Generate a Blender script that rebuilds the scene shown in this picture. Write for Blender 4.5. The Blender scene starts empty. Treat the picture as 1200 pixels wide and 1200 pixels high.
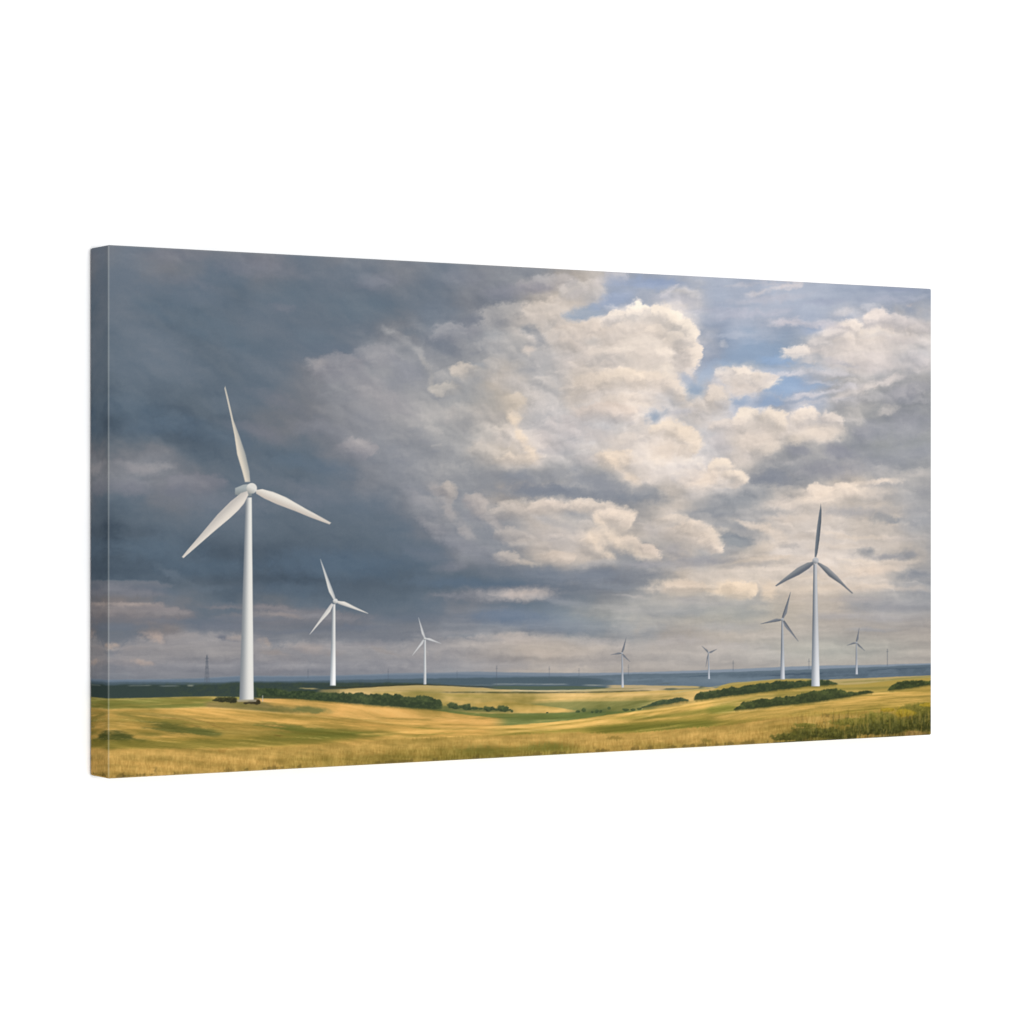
import bpy, math
import numpy as np

# =====================================================================
#  THE PRINTED PICTURE, painted procedurally (value noise, soft strokes,
#  curves).  Picture plane units run x 100..1100, y 280..920.
# =====================================================================
S = 1.4
X0, Y0, X1, Y1 = 100.0, 280.0, 1100.0, 920.0
NX, NY = int((X1 - X0) * S), int((Y1 - Y0) * S)
xs = X0 + (np.arange(NX) + .5) / S
ys = Y0 + (np.arange(NY) + .5) / S
XX, YY = np.meshgrid(xs.astype(np.float32), ys.astype(np.float32))

def vnoise(x, y, seed):
    r = np.random.RandomState(seed).rand(256, 256).astype(np.float32)
    xi = np.floor(x); yi = np.floor(y)
    fx = x - xi; fy = y - yi
    fx = fx * fx * fx * (fx * (fx * 6 - 15) + 10); fy = fy * fy * fy * (fy * (fy * 6 - 15) + 10)
    xi = xi.astype(np.int32) & 255; yi = yi.astype(np.int32) & 255
    xj = (xi + 1) & 255; yj = (yi + 1) & 255
    a = r[yi, xi]; b = r[yi, xj]; c = r[yj, xi]; d = r[yj, xj]
    return (a + (b - a) * fx + (c - a) * fy + (a - b - c + d) * fx * fy) * 2 - 1

def fbm(x, y, sx, sy, seed, octv=4, gain=.5, ridged=False):
    t = 0; amp = 1; n = 0
    for o in range(octv):
        k = 2.03 ** o
        if o and .5 < sx / sy < 2.6:          # turn each octave so the lattice never shows
            c, n_ = math.cos(.65 * o), math.sin(.65 * o); r = sx / sy
            v = vnoise((x * c + y * r * n_) / sx * k + 17.3 * o, (-x * n_ + y * r * c) / sx * k + 9.1 * o, seed + o)
        else: v = vnoise(x / sx * k + 17.3 * o + 5, y / sy * k + 9.1 * o + 3, seed + o)
        if ridged: v = 1 - 2 * np.abs(v)
        t = t + v * amp; n += amp; amp *= gain
    return t / n

def sstep(a, b, x):
    t = np.clip((x - a) / (b - a), 0, 1)
    return t * t * (3 - 2 * t)

def mix(img, a, col):
    if isinstance(col, tuple): col = np.array(col, np.float32)
    img += (col - img) * a[..., None]

# ---- tone map of the sky: green value + tint, every 40 x 30 units ----
TINT = {'k': (-9.5, 12.5), 'n': (-1, 8), 'w': (9, -9), 'b': (-8, 16), 'B': (-18, 23)}
SKY = """
118n 120k 124n 126n 127n 125n 123k 128n 135n 133n 132k 138n 148n 146n 168n 168n 163b 165b 170b 175b 178b 176b 172b 165b 160b 160b
112k 116k 119n 115k 115k 121n 112k 118k 122k 130n 125k 135n 143n 146n 172w 178n 163b 170b 174b 178b 180b 178b 174b 168b 164b 160b
106k 112k 103k 107k 104k 112k 112k 110k 112k 115k 122k 130n 140n 168w 186w 166b 174b 186n 180b 178b 184b 182b 176b 173b 166b 164b
100k 108k 105k 98k 104k 112k 112k 112k 115k 125n 127k 142n 164n 190w 200w 198w 218w 218w 172b 182b 174b 180b 202w 202w 192w 192n
96k 105k 108k 102k 99k 108k 114k 120k 144n 148n 146n 154n 170n 172n 196w 198w 205w 220w 166b 170B 163B 188n 198w 200w 194n 190n
88k 102k 104k 105k 102k 108k 124n 145n 148n 142n 152n 162n 176w 178n 186w 190w 204w 204w 176b 205w 186b 178b 178n 185n 176n 170n
82k 95k 94k 96k 102k 106k 118n 134n 142n 148n 153n 160n 176w 178n 188w 202w 212w 196n 192w 188b 168b 180b 172n 160n 156n 155n
78k 87k 87k 89k 95k 112n 116n 130n 140n 152n 158n 164n 194w 184n 188n 190n 203w 212w 194n 206w 202w 202w 168n 152n 150n 150n
108n 118n 118n 98k 97k 97k 104k 127n 140n 145n 155n 164n 182w 196w 184n 193w 203w 216w 192n 190w 170n 162n 156n 150n 148n 150n
118n 130n 126n 118n 103k 103k 98k 110k 130n 143n 156n 150n 152n 150n 162n 170n 194w 212w 208w 178n 148n 168n 178w 172n 164n 160n
92k 104k 116n 110k 106k 104k 100k 108k 118k 132n 147n 154n 160w 176w 172n 164n 160n 180w 170n 168n 190w 184w 182w 180w 168n 158n
78k 92k 100k 99k 99k 99k 96k 99k 104k 113k 128n 140n 150n 176w 190w 186w 174w 196w 172n 170n 192w 194w 192w 182w 172n 160n
72k 82k 88k 84k 86k 87k 90k 91k 94k 103k 114k 128n 144n 168w 178w 168w 160n 176w 172n 172w 198w 200w 194w 184w 174w 160n
92k 98k 94k 90k 84k 84k 82k 87k 89k 91k 97k 103k 114k 124k 134n 130n 144n 172w 188w 194w 190w 196w 194w 186w 168n 158n
118w 120w 120n 114n 102k 108n 108k 101k 103k 106k 114k 122n 114k 114k 124k 134n 150n 158n 168n 162n 174w 176w 172w 164n 160n 156n
116n 118n 126w 128n 124n 124n 122n 125n 128n 127n 130n 139n 146n 134n 133k 143n 156n 160w 168w 168w 170w 168w 164w 162w 160w 158w
130n 133n 135n 134n 135n 136n 139n 142n 143n 144n 148n 152n 160w 164w 164w 166w 169w 170w 170w 170w 170w 168w 166w 166w 166w 166w
130n 133n 135n 134n 135n 136n 139n 142n 143n 144n 148n 152n 160w 164w 164w 166w 169w 170w 170w 170w 170w 168w 166w 166w 166w 166w
"""
def tone_grid():
    rows = []
    for ln in SKY.strip().splitlines():
        r = []
        for t in ln.split():
            g = float(t[:-1]); dr, db = TINT[t[-1]]
            if t[-1] == 'w' and g < 180: q = (180 - g) / 60; dr, db = 9 - 5 * min(q, 1), -9 + 11 * min(q, 1)
            if t[-1] == 'n' and g < 140: dr = -4
            if t[-1] == 'n' and g >= 140: q = min((g - 140) / 30, 1); dr, db = -4 + 6 * q, 8 - 8 * q
            r.append((g + dr, g, g + db))
        rows.append(r)
    return np.array(rows, np.float32)

def cubic(t):
    t2 = t * t; t3 = t2 * t
    return ((-t3 + 2 * t2 - t) / 2, (3 * t3 - 5 * t2 + 2) / 2, (-3 * t3 + 4 * t2 + t) / 2, (t3 - t2) / 2)

def sample_grid(g, u, v):
    H, W = g.shape[:2]
    u = np.clip(u, 0, W - 1.001); v = np.clip(v, 0, H - 1.001)
    ui = np.floor(u).astype(int); vi = np.floor(v).astype(int)
    cu = cubic(u - ui); cv = cubic(v - vi)
    out = 0
    for j in range(4):
        vj = np.clip(vi + j - 1, 0, H - 1)
        row = 0
        for i in range(4):
            row = row + g[vj, np.clip(ui + i - 1, 0, W - 1)] * cu[i][..., None]
        out = out + row * cv[j][..., None]
    return out

def blur(a, r):
    r = int(r * S)
    for ax in (0, 1):
        for _ in range(2):
            pw = [(0, 0)] * a.ndim; pw[ax] = (r + 1, r)
            c = np.cumsum(np.pad(a, pw, mode='edge'), axis=ax, dtype=np.float64)
            n = a.shape[ax]
            hi = np.take(c, np.arange(2 * r + 1, 2 * r + 1 + n), axis=ax); lo = np.take(c, np.arange(0, n), axis=ax)
            a = ((hi - lo) / (2 * r + 1)).astype(np.float32)
    return a

# ---- cloud brush work ----
CR = (226, 211, 192); CP = (209, 190, 173); WH = (231, 222, 209); G1 = (193, 186, 182)
G2 = (165, 165, 168); G3 = (144, 148, 156); S1 = (118, 127, 139); S2 = (98, 111, 127); S3 = (80, 95, 114)
BL = (156, 170, 190); BD = (151, 169, 193); B2 = (163, 178, 200)

def paint_sky():
    w1 = fbm(XX, YY, 46, 34, 11, 5, .55); w2 = fbm(XX, YY, 46, 34, 31, 5, .55)
    # near the horizon the clouds lie flatter
    flat = sstep(520, 760, YY)
    ax = 15 + 16 * flat; ay = 12 - 7 * flat
    img = sample_grid(tone_grid(), (XX + w1 * ax * 1.5 - 110) / 40, (YY + w2 * ay * 1.5 - 290) / 30)
    b1 = fbm(XX, YY, 22, 18, 51, 4, .6); b2 = fbm(XX, YY, 22, 18, 71, 4, .6)
    b3 = fbm(XX, YY, 7, 5.5, 151, 4, .65); b4 = fbm(XX, YY, 7, 5.5, 171, 4, .65)
    bx = XX + b1 * (4.5 + 9 * flat) + b3 * 3.2; by = YY + b2 * (4.5 - 2 * flat) + b4 * 2.8 * (1 - .5 * flat)
    # erosion field: ragged, billowy rims
    er = -fbm(XX + b1 * 4, YY + b2 * 4, 17, 12, 191, 6, .6, True)

    def box(cx, cy, R):
        i0 = max(int((cx - R - X0) * S), 0); i1 = min(int((cx + R - X0) * S), NX)
        j0 = max(int((cy - R - Y0) * S), 0); j1 = min(int((cy + R - Y0) * S), NY)
        return slice(j0, j1), slice(i0, i1)

    def soft(cx, cy, rx, ry, col, a=.7, ang=0, edge=.15):
        # an oval of colour: edge = where the fading starts (0 centre .. 1 rim)
        s = box(cx, cy, max(rx, ry) * 1.25 + 14)
        dx = bx[s] - cx; dy = by[s] - cy
        c, n = math.cos(math.radians(ang)), math.sin(math.radians(ang))
        u = (dx * c + dy * n) / rx; v = (-dx * n + dy * c) / ry
        d = np.sqrt(u * u + v * v) - er[s] * .2
        mix(img[s], a * (1 - sstep(edge, 1.12, d)), col)

    def puff(cx, cy, rx, ry, col, a=.85, look=-55, ang=0, fade=1.0, crisp=.2):
        # cumulus lobe: crisp rim towards `look` (degrees, y down), dissolving on the far side
        s = box(cx, cy, max(rx, ry) * 1.3 + 14)
        dx = bx[s] - cx; dy = by[s] - cy
        c, n = math.cos(math.radians(ang)), math.sin(math.radians(ang))
        u = (dx * c + dy * n) / rx; v = (-dx * n + dy * c) / ry
        d = np.sqrt(u * u + v * v) - er[s] * .2
        lc, ln = math.cos(math.radians(look)), math.sin(math.radians(look))
        t = (dx / rx * lc + dy / ry * ln)
        m = (1 - sstep(1 - crisp, 1 + crisp, d)) * sstep(-fade - .35, .35, t)
        cc = np.array(col, np.float32); sh = cc * np.array((.86, .875, .91), np.float32)
        k = sstep(-.55, .45, t + er[s] * .25)[..., None]
        mix(img[s], a * m, sh * (1 - k) + cc * k)

    def wisp(pts, w, col, a=.6):
        for (xa, ya), (xb, yb) in zip(pts[:-1], pts[1:]):
            L = math.hypot(xb - xa, yb - ya)
            soft((xa + xb) / 2, (ya + yb) / 2, L * .72, w, col, a, math.degrees(math.atan2(yb - ya, xb - xa)), .1)

    rs = np.random.RandomState(77)
    def billows(n, a, lo=128, rmin=6, rmax=20):
        # small lobes piled up through the bright cloud, each lit from the upper right
        P = [(rs.uniform(340, 1095), rs.uniform(300, 700), rs.uniform(0, 1)) for _ in range(n)]
        for x, y, q in sorted(P, key=lambda t: t[1]):
            i = int((x - X0) * S); j = int((y - Y0) * S)
            base = img[max(j - 4, 0):j + 5, max(i - 4, 0):min(i + 5, NX)].mean((0, 1)); l = base.mean()
            if l < lo or base[2] - base[0] > 12 or y < 300 + (x - 340) * .05 + 20: continue
            r = rmin + (rmax - rmin) * q ** 2; fl_ = 1 - .5 * (y > 560) * min((y - 560) / 120, 1)
            k = a * min((l - lo) / 40 + .3, 1)
            soft(x - r * .35, y + r * .75 * fl_, r * 1.25, r * .6 * fl_, tuple(base + np.array((-17, -14, -8)) * (1 + .3 * (l > 180))), k * .75)
            puff(x, y, r * 1.15, r * .85 * fl_, tuple(np.minimum(base + np.array((17, 14, 10)), (234, 222, 207))), k, -65 + 30 * rs.randn() * .5, 0, dict(fade=.3)['fade'], .22)
    billows(300, .42, rmax=26)
    for f in FEATURES:
        {'s': soft, 'p': puff, 'w': wisp}[f[0]](*f[1:-1], **f[-1]) if isinstance(f[-1], dict) else {'s': soft, 'p': puff, 'w': wisp}[f[0]](*f[1:])

    billows(170, .3, 150, 6, 18)
    # lift the local contrast of the brush work
    l0 = img.mean(-1)
    img += ((l0 - blur(l0, 18)) * .34 + (l0 - blur(l0, 5)) * .12)[..., None] * np.array((1.06, 1, .9), np.float32)
    # billow relief lit from the upper right: strong in bright cloud, streaky low down, almost none in the blue
    lum = img.mean(-1)
    sat = np.clip((img[..., 2] - img[..., 0] - 8) / 22, 0, 1) * sstep(140, 165, lum)
    hgt = -fbm(bx, by, 30, 22, 91, 5, .5, True)
    d = max(int(3.0 * S), 1)
    rel = hgt - np.roll(np.roll(hgt, d, 0), -d, 1)
    amp = (4 + 8 * sstep(115, 205, lum)) * (1 - .85 * sat) * (1 - .45 * flat)
    img += (rel * amp)[..., None] * np.array((1.08, 1, .86), np.float32)
    # drifting structure: slanted on the dark side, level to the right and near the horizon
    c, n = math.cos(math.radians(32)), math.sin(math.radians(32))
    ru = XX * c + YY * n + b1 * 9; rv = -XX * n + YY * c + b2 * 7
    wl = (1 - flat) * (1 - sstep(560, 800, XX))
    slant = fbm(ru, rv, 62, 20, 141, 5, .5) + .75 * fbm(ru, rv, 27, 9, 161, 4, .5)
    level = fbm(XX + b1 * 9, YY + b2 * 8, 44, 24, 241, 5, .52) + .75 * fbm(XX + b1 * 6, YY + b2 * 5, 19, 12, 261, 4, .5)
    ns = slant * wl + level * (1 - wl)
    fl = fbm(XX + b1 * 10, YY + b2 * 2.5, 60, 7.5, 131, 5, .52)
    am = (6.5 + 5.5 * sstep(110, 180, lum)) * (1 - .6 * sat)
    v = blur(ns, 1.1) * am * (1 - .6 * flat) + fl * (3 + 10 * flat + 5 * sat) * sstep(85, 140, lum)
    img += v[..., None] * np.array((1.12, 1, .82), np.float32)
    img += (sstep(165, 210, img.mean(-1)) * (1 - sat))[..., None] * np.array((1, 0, 2), np.float32)
    l1 = img.mean(-1)
    img += (np.clip(l1 - 150, 0, 60) * .17 * (1 - .6 * sat))[..., None] * np.array((1.1, 1, .9), np.float32)
    l1 = img.mean(-1)
    img += (1 - sstep(96, 128, l1))[..., None] * np.array((7, 10, 10), np.float32)
    for (x, y, rx, ry, d) in GLAZE:
        wgt = np.exp(-((bx - x) / rx) ** 2 - ((by - y) / ry) ** 2)
        img += wgt[..., None] * np.array(d, np.float32)
    # pale haze just over the horizon
    return img

GLAZE = [(850, 768, 260, 26, (1, 2, 1)), (700, 722, 60, 20, (26, 23, 14)), (1060, 515, 50, 32, (14, 14, 9)), (440, 478, 60, 40, (18, 14, 10)), (640, 762, 80, 15, (10, 6, -1)), (860, 722, 80, 16, (4, 6, 2)), (980, 762, 90, 18, (-2, 4, 4)), (560, 480, 60, 40, (6, 5, 2)),
 (150, 440, 70, 60, (5, 5, 5)), (780, 700, 60, 18, (12, 9, 4)), (900, 690, 100, 30, (6, 3, -2)), (600, 720, 60, 14, (6, 8, 10))]

FEATURES = [
 # upper left slate bank
 ('s', 200, 300, 60, 14, (124, 127, 140), .35), ('s', 300, 310, 60, 16, (128, 129, 142), .4), ('s', 215, 345, 80, 22, S2, .5, 15),
 ('w', [(150, 345), (200, 375), (260, 400), (300, 412)], 12, (92, 106, 121), .45), ('s', 330, 345, 50, 25, (103, 117, 130), .4),
 ('s', 200, 430, 60, 22, (112, 122, 134), .4, 20), ('s', 180, 500, 70, 22, (84, 98, 115), .6), ('s', 330, 360, 22, 9, (128, 131, 142), .4),
 ('s', 415, 360, 60, 26, (104, 117, 130), .5), ('s', 480, 345, 45, 16, (120, 128, 138), .5), ('s', 540, 325, 40, 16, (137, 140, 152), .4),
 ('s', 440, 330, 36, 14, (135, 137, 149), .45), ('s', 560, 375, 40, 12, (118, 124, 138), .5, -20), ('s', 600, 340, 50, 13, (143, 144, 155), .6, -5),
 ('s', 300, 505, 60, 14, (124, 126, 138), .45, 15), ('s', 270, 475, 34, 14, (108, 118, 130), .4), ('s', 345, 540, 40, 14, (90, 104, 120), .5),
 ('s', 370, 395, 30, 12, (106, 119, 132), .5, 10), ('s', 395, 410, 40, 10, (108, 118, 132), .5, 10),
 # grey middle bank
 ('p', 395, 432, 36, 18, (158, 154, 158), .55, -110), ('p', 440, 420, 30, 16, (152, 151, 157), .5, -90), ('s', 372, 425, 16, 9, (162, 157, 158), .5),
 ('s', 430, 455, 50, 22, (150, 149, 156), .4, 25), ('s', 480, 436, 34, 20, (136, 140, 152), .55, 30), ('w', [(446, 384), (465, 393), (480, 404), (500, 422), (520, 445)], 8, (166, 165, 167), .4),
 ('s', 512, 402, 36, 13, (122, 129, 141), .6, 25), ('s', 480, 388, 26, 8, (112, 122, 134), .5, 20), ('p', 535, 392, 32, 14, (165, 163, 167), .55, -120),
 ('p', 600, 372, 38, 20, (188, 182, 177), .6, -110), ('p', 640, 372, 32, 22, (212, 200, 186), .6, -90), ('s', 575, 395, 22, 10, (160, 163, 168), .4),
 ('p', 545, 435, 18, 11, (204, 192, 178), .7, -130), ('p', 525, 458, 20, 9, (190, 182, 172), .5, -150), ('s', 562, 428, 12, 6, (160, 164, 170), .5, 20),
 ('w', [(492, 415), (505, 435), (510, 460)], 6, (172, 168, 164), .4), ('s', 470, 475, 40, 18, (142, 143, 152), .4, 30), ('s', 510, 485, 30, 12, (166, 164, 166), .4),
 ('p', 555, 490, 40, 18, (176, 171, 170), .45, -90), ('s', 480, 540, 40, 20, (148, 150, 157), .45, 20), ('p', 415, 527, 26, 14, (163, 158, 161), .65, -50, dict(fade=.6)),
 ('s', 400, 550, 36, 12, (104, 116, 131), .55, 15), ('s', 360, 500, 30, 16, (132, 134, 144), .4), ('s', 390, 505, 34, 14, (128, 132, 143), .4, 20),
 ('s', 620, 387, 15, 11, (150, 154, 162), .75, 0, .2), ('s', 634, 398, 17, 9, (156, 158, 165), .7, 45, .2), ('s', 621, 411, 11, 6, (212, 198, 184), .7, 0),
 ('s', 640, 420, 40, 14, (182, 180, 181), .4), ('s', 600, 450, 40, 16, (182, 179, 180), .4, 20), ('p', 638, 450, 16, 10, (196, 190, 184), .5, -60),
 ('p', 600, 470, 14, 10, (208, 194, 176), .6, -20), ('w', [(598, 480), (606, 500), (616, 522), (632, 540)], 9, (220, 203, 182), .85),
 ('p', 575, 532, 30, 13, (196, 186, 174), .55, -60), ('p', 605, 540, 26, 10, (206, 192, 176), .6, -60), ('s', 560, 520, 40, 16, (178, 174, 172), .3),
 ('s', 640, 510, 22, 26, (192, 184, 181), .5), ('s', 650, 530, 26, 10, (172, 170, 174), .5), ('s', 590, 512, 12, 12, (178, 174, 174), .5),
 # top right of the bank
 ('s', 630, 335, 34, 12, (150, 148, 158), .6), ('p', 672, 340, 18, 13, (214, 206, 196), .7, -100), ('p', 690, 345, 24, 17, (206, 198, 190), .6, -40),
 ('s', 650, 360, 34, 12, (200, 192, 184), .5), ('s', 720, 330, 22, 12, (158, 172, 200), .6), ('p', 722, 325, 14, 9, (196, 194, 198), .5, -60),
 ('s', 770, 332, 60, 11, (150, 167, 200), .65, 3), ('s', 690, 366, 34, 12, BL, .8, -8, .4), ('s', 720, 352, 34, 12, (162, 175, 200), .7, -20, .3), ('s', 672, 372, 16, 7, BL, .6),
 ('s', 790, 350, 50, 8, (182, 184, 196), .5, 5), ('s', 780, 344, 14, 6, (190, 190, 196), .5, -35),
 # great cumulus
 ('s', 750, 410, 66, 46, (216, 205, 192), .75, 0, .55), ('p', 690, 392, 46, 20, (212, 199, 185), .7, -90), ('p', 725, 376, 15, 11, (222, 212, 199), .8, -100),
 ('p', 713, 381, 10, 7, (218, 208, 196), .7, -110), ('p', 748, 366, 15, 14, (233, 223, 208), .95, -110), ('p', 771, 373, 19, 17, (232, 219, 202), .9, -80),
 ('p', 782, 382, 17, 16, (230, 216, 198), .8, -60), ('p', 800, 393, 18, 16, (232, 220, 204), .95, -50), ('p', 806, 412, 17, 22, (228, 215, 200), .9, -10),
 ('p', 798, 432, 17, 20, (218, 207, 196), .7, 0), ('s', 748, 385, 30, 14, (222, 209, 195), .5), ('s', 775, 395, 16, 8, (212, 200, 188), .5, 30), ('p', 790, 402, 18, 10, (230, 216, 198), .6, -90),
 ('s', 722, 392, 26, 10, (208, 199, 190), .5, -15), ('s', 695, 402, 14, 6, (192, 188, 184), .5, 20), ('s', 712, 424, 46, 12, (190, 184, 180), .7, -4), ('s', 760, 418, 40, 8, (206, 196, 186), .5, 6),
 ('s', 665, 425, 26, 16, (196, 188, 182), .5), ('p', 665, 405, 18, 10, (208, 196, 184), .5, -60),
 ('p', 730, 446, 30, 16, (224, 209, 190), .8, -95), ('p', 760, 448, 30, 16, (226, 211, 193), .8, -80), ('p', 693, 452, 24, 13, (210, 197, 182), .7, -100),
 ('p', 790, 456, 22, 15, (226, 212, 195), .8, -40), ('s', 740, 470, 60, 14, (216, 201, 184), .5), ('s', 700, 462, 34, 7, (196, 188, 182), .5, -8), ('s', 712, 455, 26, 5, (206, 195, 184), .5, -12),
 ('p', 708, 484, 40, 13, (214, 198, 184), .6, -90), ('s', 670, 500, 30, 20, (194, 184, 181), .45), ('s', 660, 520, 30, 13, (176, 172, 174), .6), ('s', 700, 510, 30, 12, (204, 192, 184), .4),
 ('s', 806, 446, 16, 10, (166, 180, 202), .7, 30, .3), ('s', 815, 458, 15, 15, (154, 172, 194), .85, 0, .1), ('s', 826, 440, 12, 20, (168, 184, 206), .7, 20, .3),
 ('s', 765, 489, 13, 13, (160, 175, 195), .85, 0, .1), ('s', 776, 484, 14, 6, (174, 182, 194), .6), ('s', 800, 482, 22, 7, (186, 186, 194), .5, -10),
 ('p', 785, 505, 22, 14, (228, 213, 194), .9, -90), ('p', 800, 518, 24, 20, (228, 212, 192), .9, -40), ('s', 780, 530, 34, 18, (222, 205, 186), .6), ('p', 720, 540, 22, 15, (222, 205, 184), .75, -70),
 ('p', 806, 412, 17, 20, (228, 215, 200), .9, -20, dict(crisp=.13)), ('p', 802, 390, 17, 16, (232, 220, 204), .9, -50, dict(crisp=.13)), ('p', 786, 378, 16, 14, (232, 220, 204), .85, -70, dict(crisp=.13)),
 ('p', 769, 370, 15, 13, (234, 222, 206), .9, -80, dict(crisp=.12)), ('p', 751, 364, 12, 11, (236, 225, 210), .95, -100, dict(crisp=.12)), ('p', 740, 368, 9, 8, (230, 219, 205), .85, -110, dict(crisp=.15)), ('p', 724, 370, 10, 9, (224, 213, 200), .85, -110, dict(crisp=.15)),
 ('p', 714, 377, 8, 7, (216, 206, 195), .8, -110, dict(crisp=.15)), ('p', 768, 390, 16, 9, (226, 213, 197), .5, -80), ('p', 790, 396, 13, 9, (230, 217, 200), .6, -70), ('p', 740, 384, 16, 8, (222, 210, 196), .5, -100),
 ('w', [(710, 530), (730, 552), (752, 572)], 8, (226, 208, 186), .7), ('s', 690, 540, 26, 12, (190, 182, 180), .4),
 ('s', 850, 500, 30, 14, (196, 190, 188), .4), ('p', 838, 468, 14, 16, (216, 204, 192), .8, -70), ('p', 822, 478, 10, 12, (206, 198, 190), .6, -60), ('s', 826, 492, 18, 12, (202, 194, 188), .5),
 # blue window and its clouds
 ('s', 850, 425, 26, 10, (158, 178, 204), .7), ('s', 880, 415, 46, 13, BD, .85, -6, .3), ('s', 915, 420, 36, 9, (150, 174, 206), .8, -4, .3), ('s', 945, 426, 30, 4, BL, .6), ('s', 960, 430, 36, 5, (176, 184, 198), .5, 8),
 ('s', 920, 453, 36, 16, (150, 174, 205), .85, -15, .3), ('s', 950, 452, 40, 7, (158, 178, 206), .7, -6), ('s', 905, 472, 22, 7, (154, 174, 202), .8, 0, .4), ('s', 868, 470, 16, 8, (160, 177, 202), .7, 0, .4),
 ('s', 960, 462, 30, 4, (190, 192, 200), .6, -12), ('s', 850, 472, 14, 12, (166, 180, 202), .5),
 ('s', 848, 402, 9, 6, (192, 192, 196), .5), ('s', 860, 392, 46, 5, (180, 186, 200), .5, 2), ('s', 900, 350, 70, 7, (184, 184, 194), .6, -6), ('s', 930, 334, 36, 5, (192, 189, 192), .6, -12),
 ('s', 925, 377, 42, 6, (194, 190, 196), .6, 4), ('s', 850, 365, 60, 6, (180, 182, 196), .5, 3), ('s', 960, 355, 40, 5, (168, 174, 194), .5, -8), ('s', 1040, 350, 50, 8, (166, 172, 190), .5),
 ('s', 1065, 357, 9, 4, (184, 180, 184), .7), ('s', 1050, 340, 40, 5, (160, 168, 190), .6), ('s', 990, 372, 24, 6, (166, 176, 196), .6, -10), ('s', 955, 385, 24, 6, (160, 174, 200), .6, -20),
 ('p', 870, 443, 24, 15, (228, 216, 202), .95, -100), ('p', 886, 447, 26, 13, (224, 212, 198), .9, -20), ('s', 872, 456, 26, 12, (218, 206, 194), .8, 0, .4), ('p', 850, 438, 14, 9, (214, 206, 198), .8, -110),
 ('s', 905, 444, 14, 5, (208, 200, 194), .8, -20), ('p', 842, 470, 16, 16, (216, 204, 190), .7, -80),
 ('p', 940, 414, 26, 10, (220, 210, 200), .9, -100), ('s', 930, 416, 22, 4, (208, 202, 196), .8, -6), ('p', 962, 405, 18, 12, (206, 200, 196), .8, -80), ('s', 975, 412, 26, 9, (200, 194, 190), .6),
 ('s', 1010, 410, 60, 20, (206, 198, 192), .7, 0, .4), ('p', 994, 384, 16, 11, (224, 213, 202), .9, -80), ('p', 977, 391, 12, 7, (212, 204, 198), .7, -110), ('p', 1027, 375, 20, 13, (222, 211, 202), .9, -100),
 ('p', 1048, 378, 20, 11, (206, 198, 194), .7, -80), ('p', 1070, 384, 26, 13, (196, 190, 189), .6, -90), ('s', 1030, 392, 40, 7, (198, 194, 192), .5), ('s', 1060, 398, 34, 9, (196, 189, 188), .5), ('s', 960, 420, 20, 7, (172, 178, 188), .5, 20),
 ('s', 1020, 430, 50, 11, (206, 196, 192), .5), ('s', 985, 425, 24, 5, (172, 174, 186), .5, 15), ('w', [(1000, 460), (1030, 450), (1056, 440)], 6, (208, 199, 192), .6), ('s', 1075, 425, 34, 14, (188, 182, 184), .4),
 ('s', 1060, 460, 40, 14, (170, 168, 176), .6, -15), ('s', 1010, 468, 46, 9, (184, 181, 184), .5, -8),
 ('w', [(872, 346), (905, 339), (948, 330)], 5, (200, 196, 198), .75), ('w', [(850, 336), (890, 332), (925, 333)], 4, (190, 189, 196), .6), ('w', [(895, 381), (940, 376), (990, 384)], 7, (200, 195, 199), .65), ('w', [(830, 372), (880, 368), (930, 362)], 6, (186, 186, 198), .5),
 ('w', [(905, 439), (950, 434), (1005, 440)], 5, (198, 196, 200), .75), ('w', [(920, 466), (965, 461), (1015, 452)], 5, (200, 196, 198), .7), ('w', [(945, 446), (985, 450), (1010, 458)], 3, (200, 198, 202), .5), ('w', [(930, 474), (970, 470), (1000, 470)], 4, (194, 192, 196), .6),
 ('w', [(775, 349), (787, 340), (795, 334)], 3, (196, 194, 198), .6), ('w', [(975, 470), (1015, 455), (1060, 440)], 7, (214, 204, 196), .6), ('w', [(960, 425), (1000, 418), (1050, 420)], 8, (208, 200, 196), .5), ('w', [(1020, 352), (1060, 350), (1090, 345)], 5, (176, 180, 194), .5),
 ('p', 650, 330, 30, 11, (182, 178, 180), .5, -90), ('w', [(655, 352), (690, 338), (715, 326)], 8, (198, 191, 188), .5),
 # middle right lumps
 ('s', 890, 510, 50, 24, (208, 196, 184), .6, 0, .4), ('p', 878, 492, 20, 16, (228, 215, 198), .95, -110), ('p', 906, 496, 19, 16, (226, 212, 194), .9, -60), ('p', 852, 500, 24, 10, (212, 201, 190), .7, -90),
 ('p', 946, 492, 19, 15, (224, 211, 196), .9, -110), ('p', 975, 494, 16, 12, (218, 206, 194), .8, -60), ('s', 962, 508, 36, 14, (218, 204, 188), .7, 0, .3), ('s', 1000, 492, 20, 8, (196, 190, 186), .6), ('s', 845, 520, 24, 15, (184, 180, 182), .7, 20),
 ('w', [(945, 513), (920, 520), (890, 532)], 9, (216, 203, 187), .6), ('s', 870, 536, 40, 12, (196, 188, 182), .5), ('s', 935, 528, 22, 10, (152, 153, 162), .75, 10, .3), ('s', 985, 530, 28, 13, (148, 149, 160), .8, 8, .3),
 ('s', 1020, 505, 30, 16, (152, 153, 164), .75, -10, .3), ('s', 1062, 500, 40, 26, (154, 154, 166), .7), ('s', 1070, 530, 50, 16, (146, 148, 160), .7), ('s', 1040, 480, 20, 7, (196, 188, 184), .5, -20), ('s', 1075, 470, 24, 6, (178, 176, 180), .5),
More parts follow.
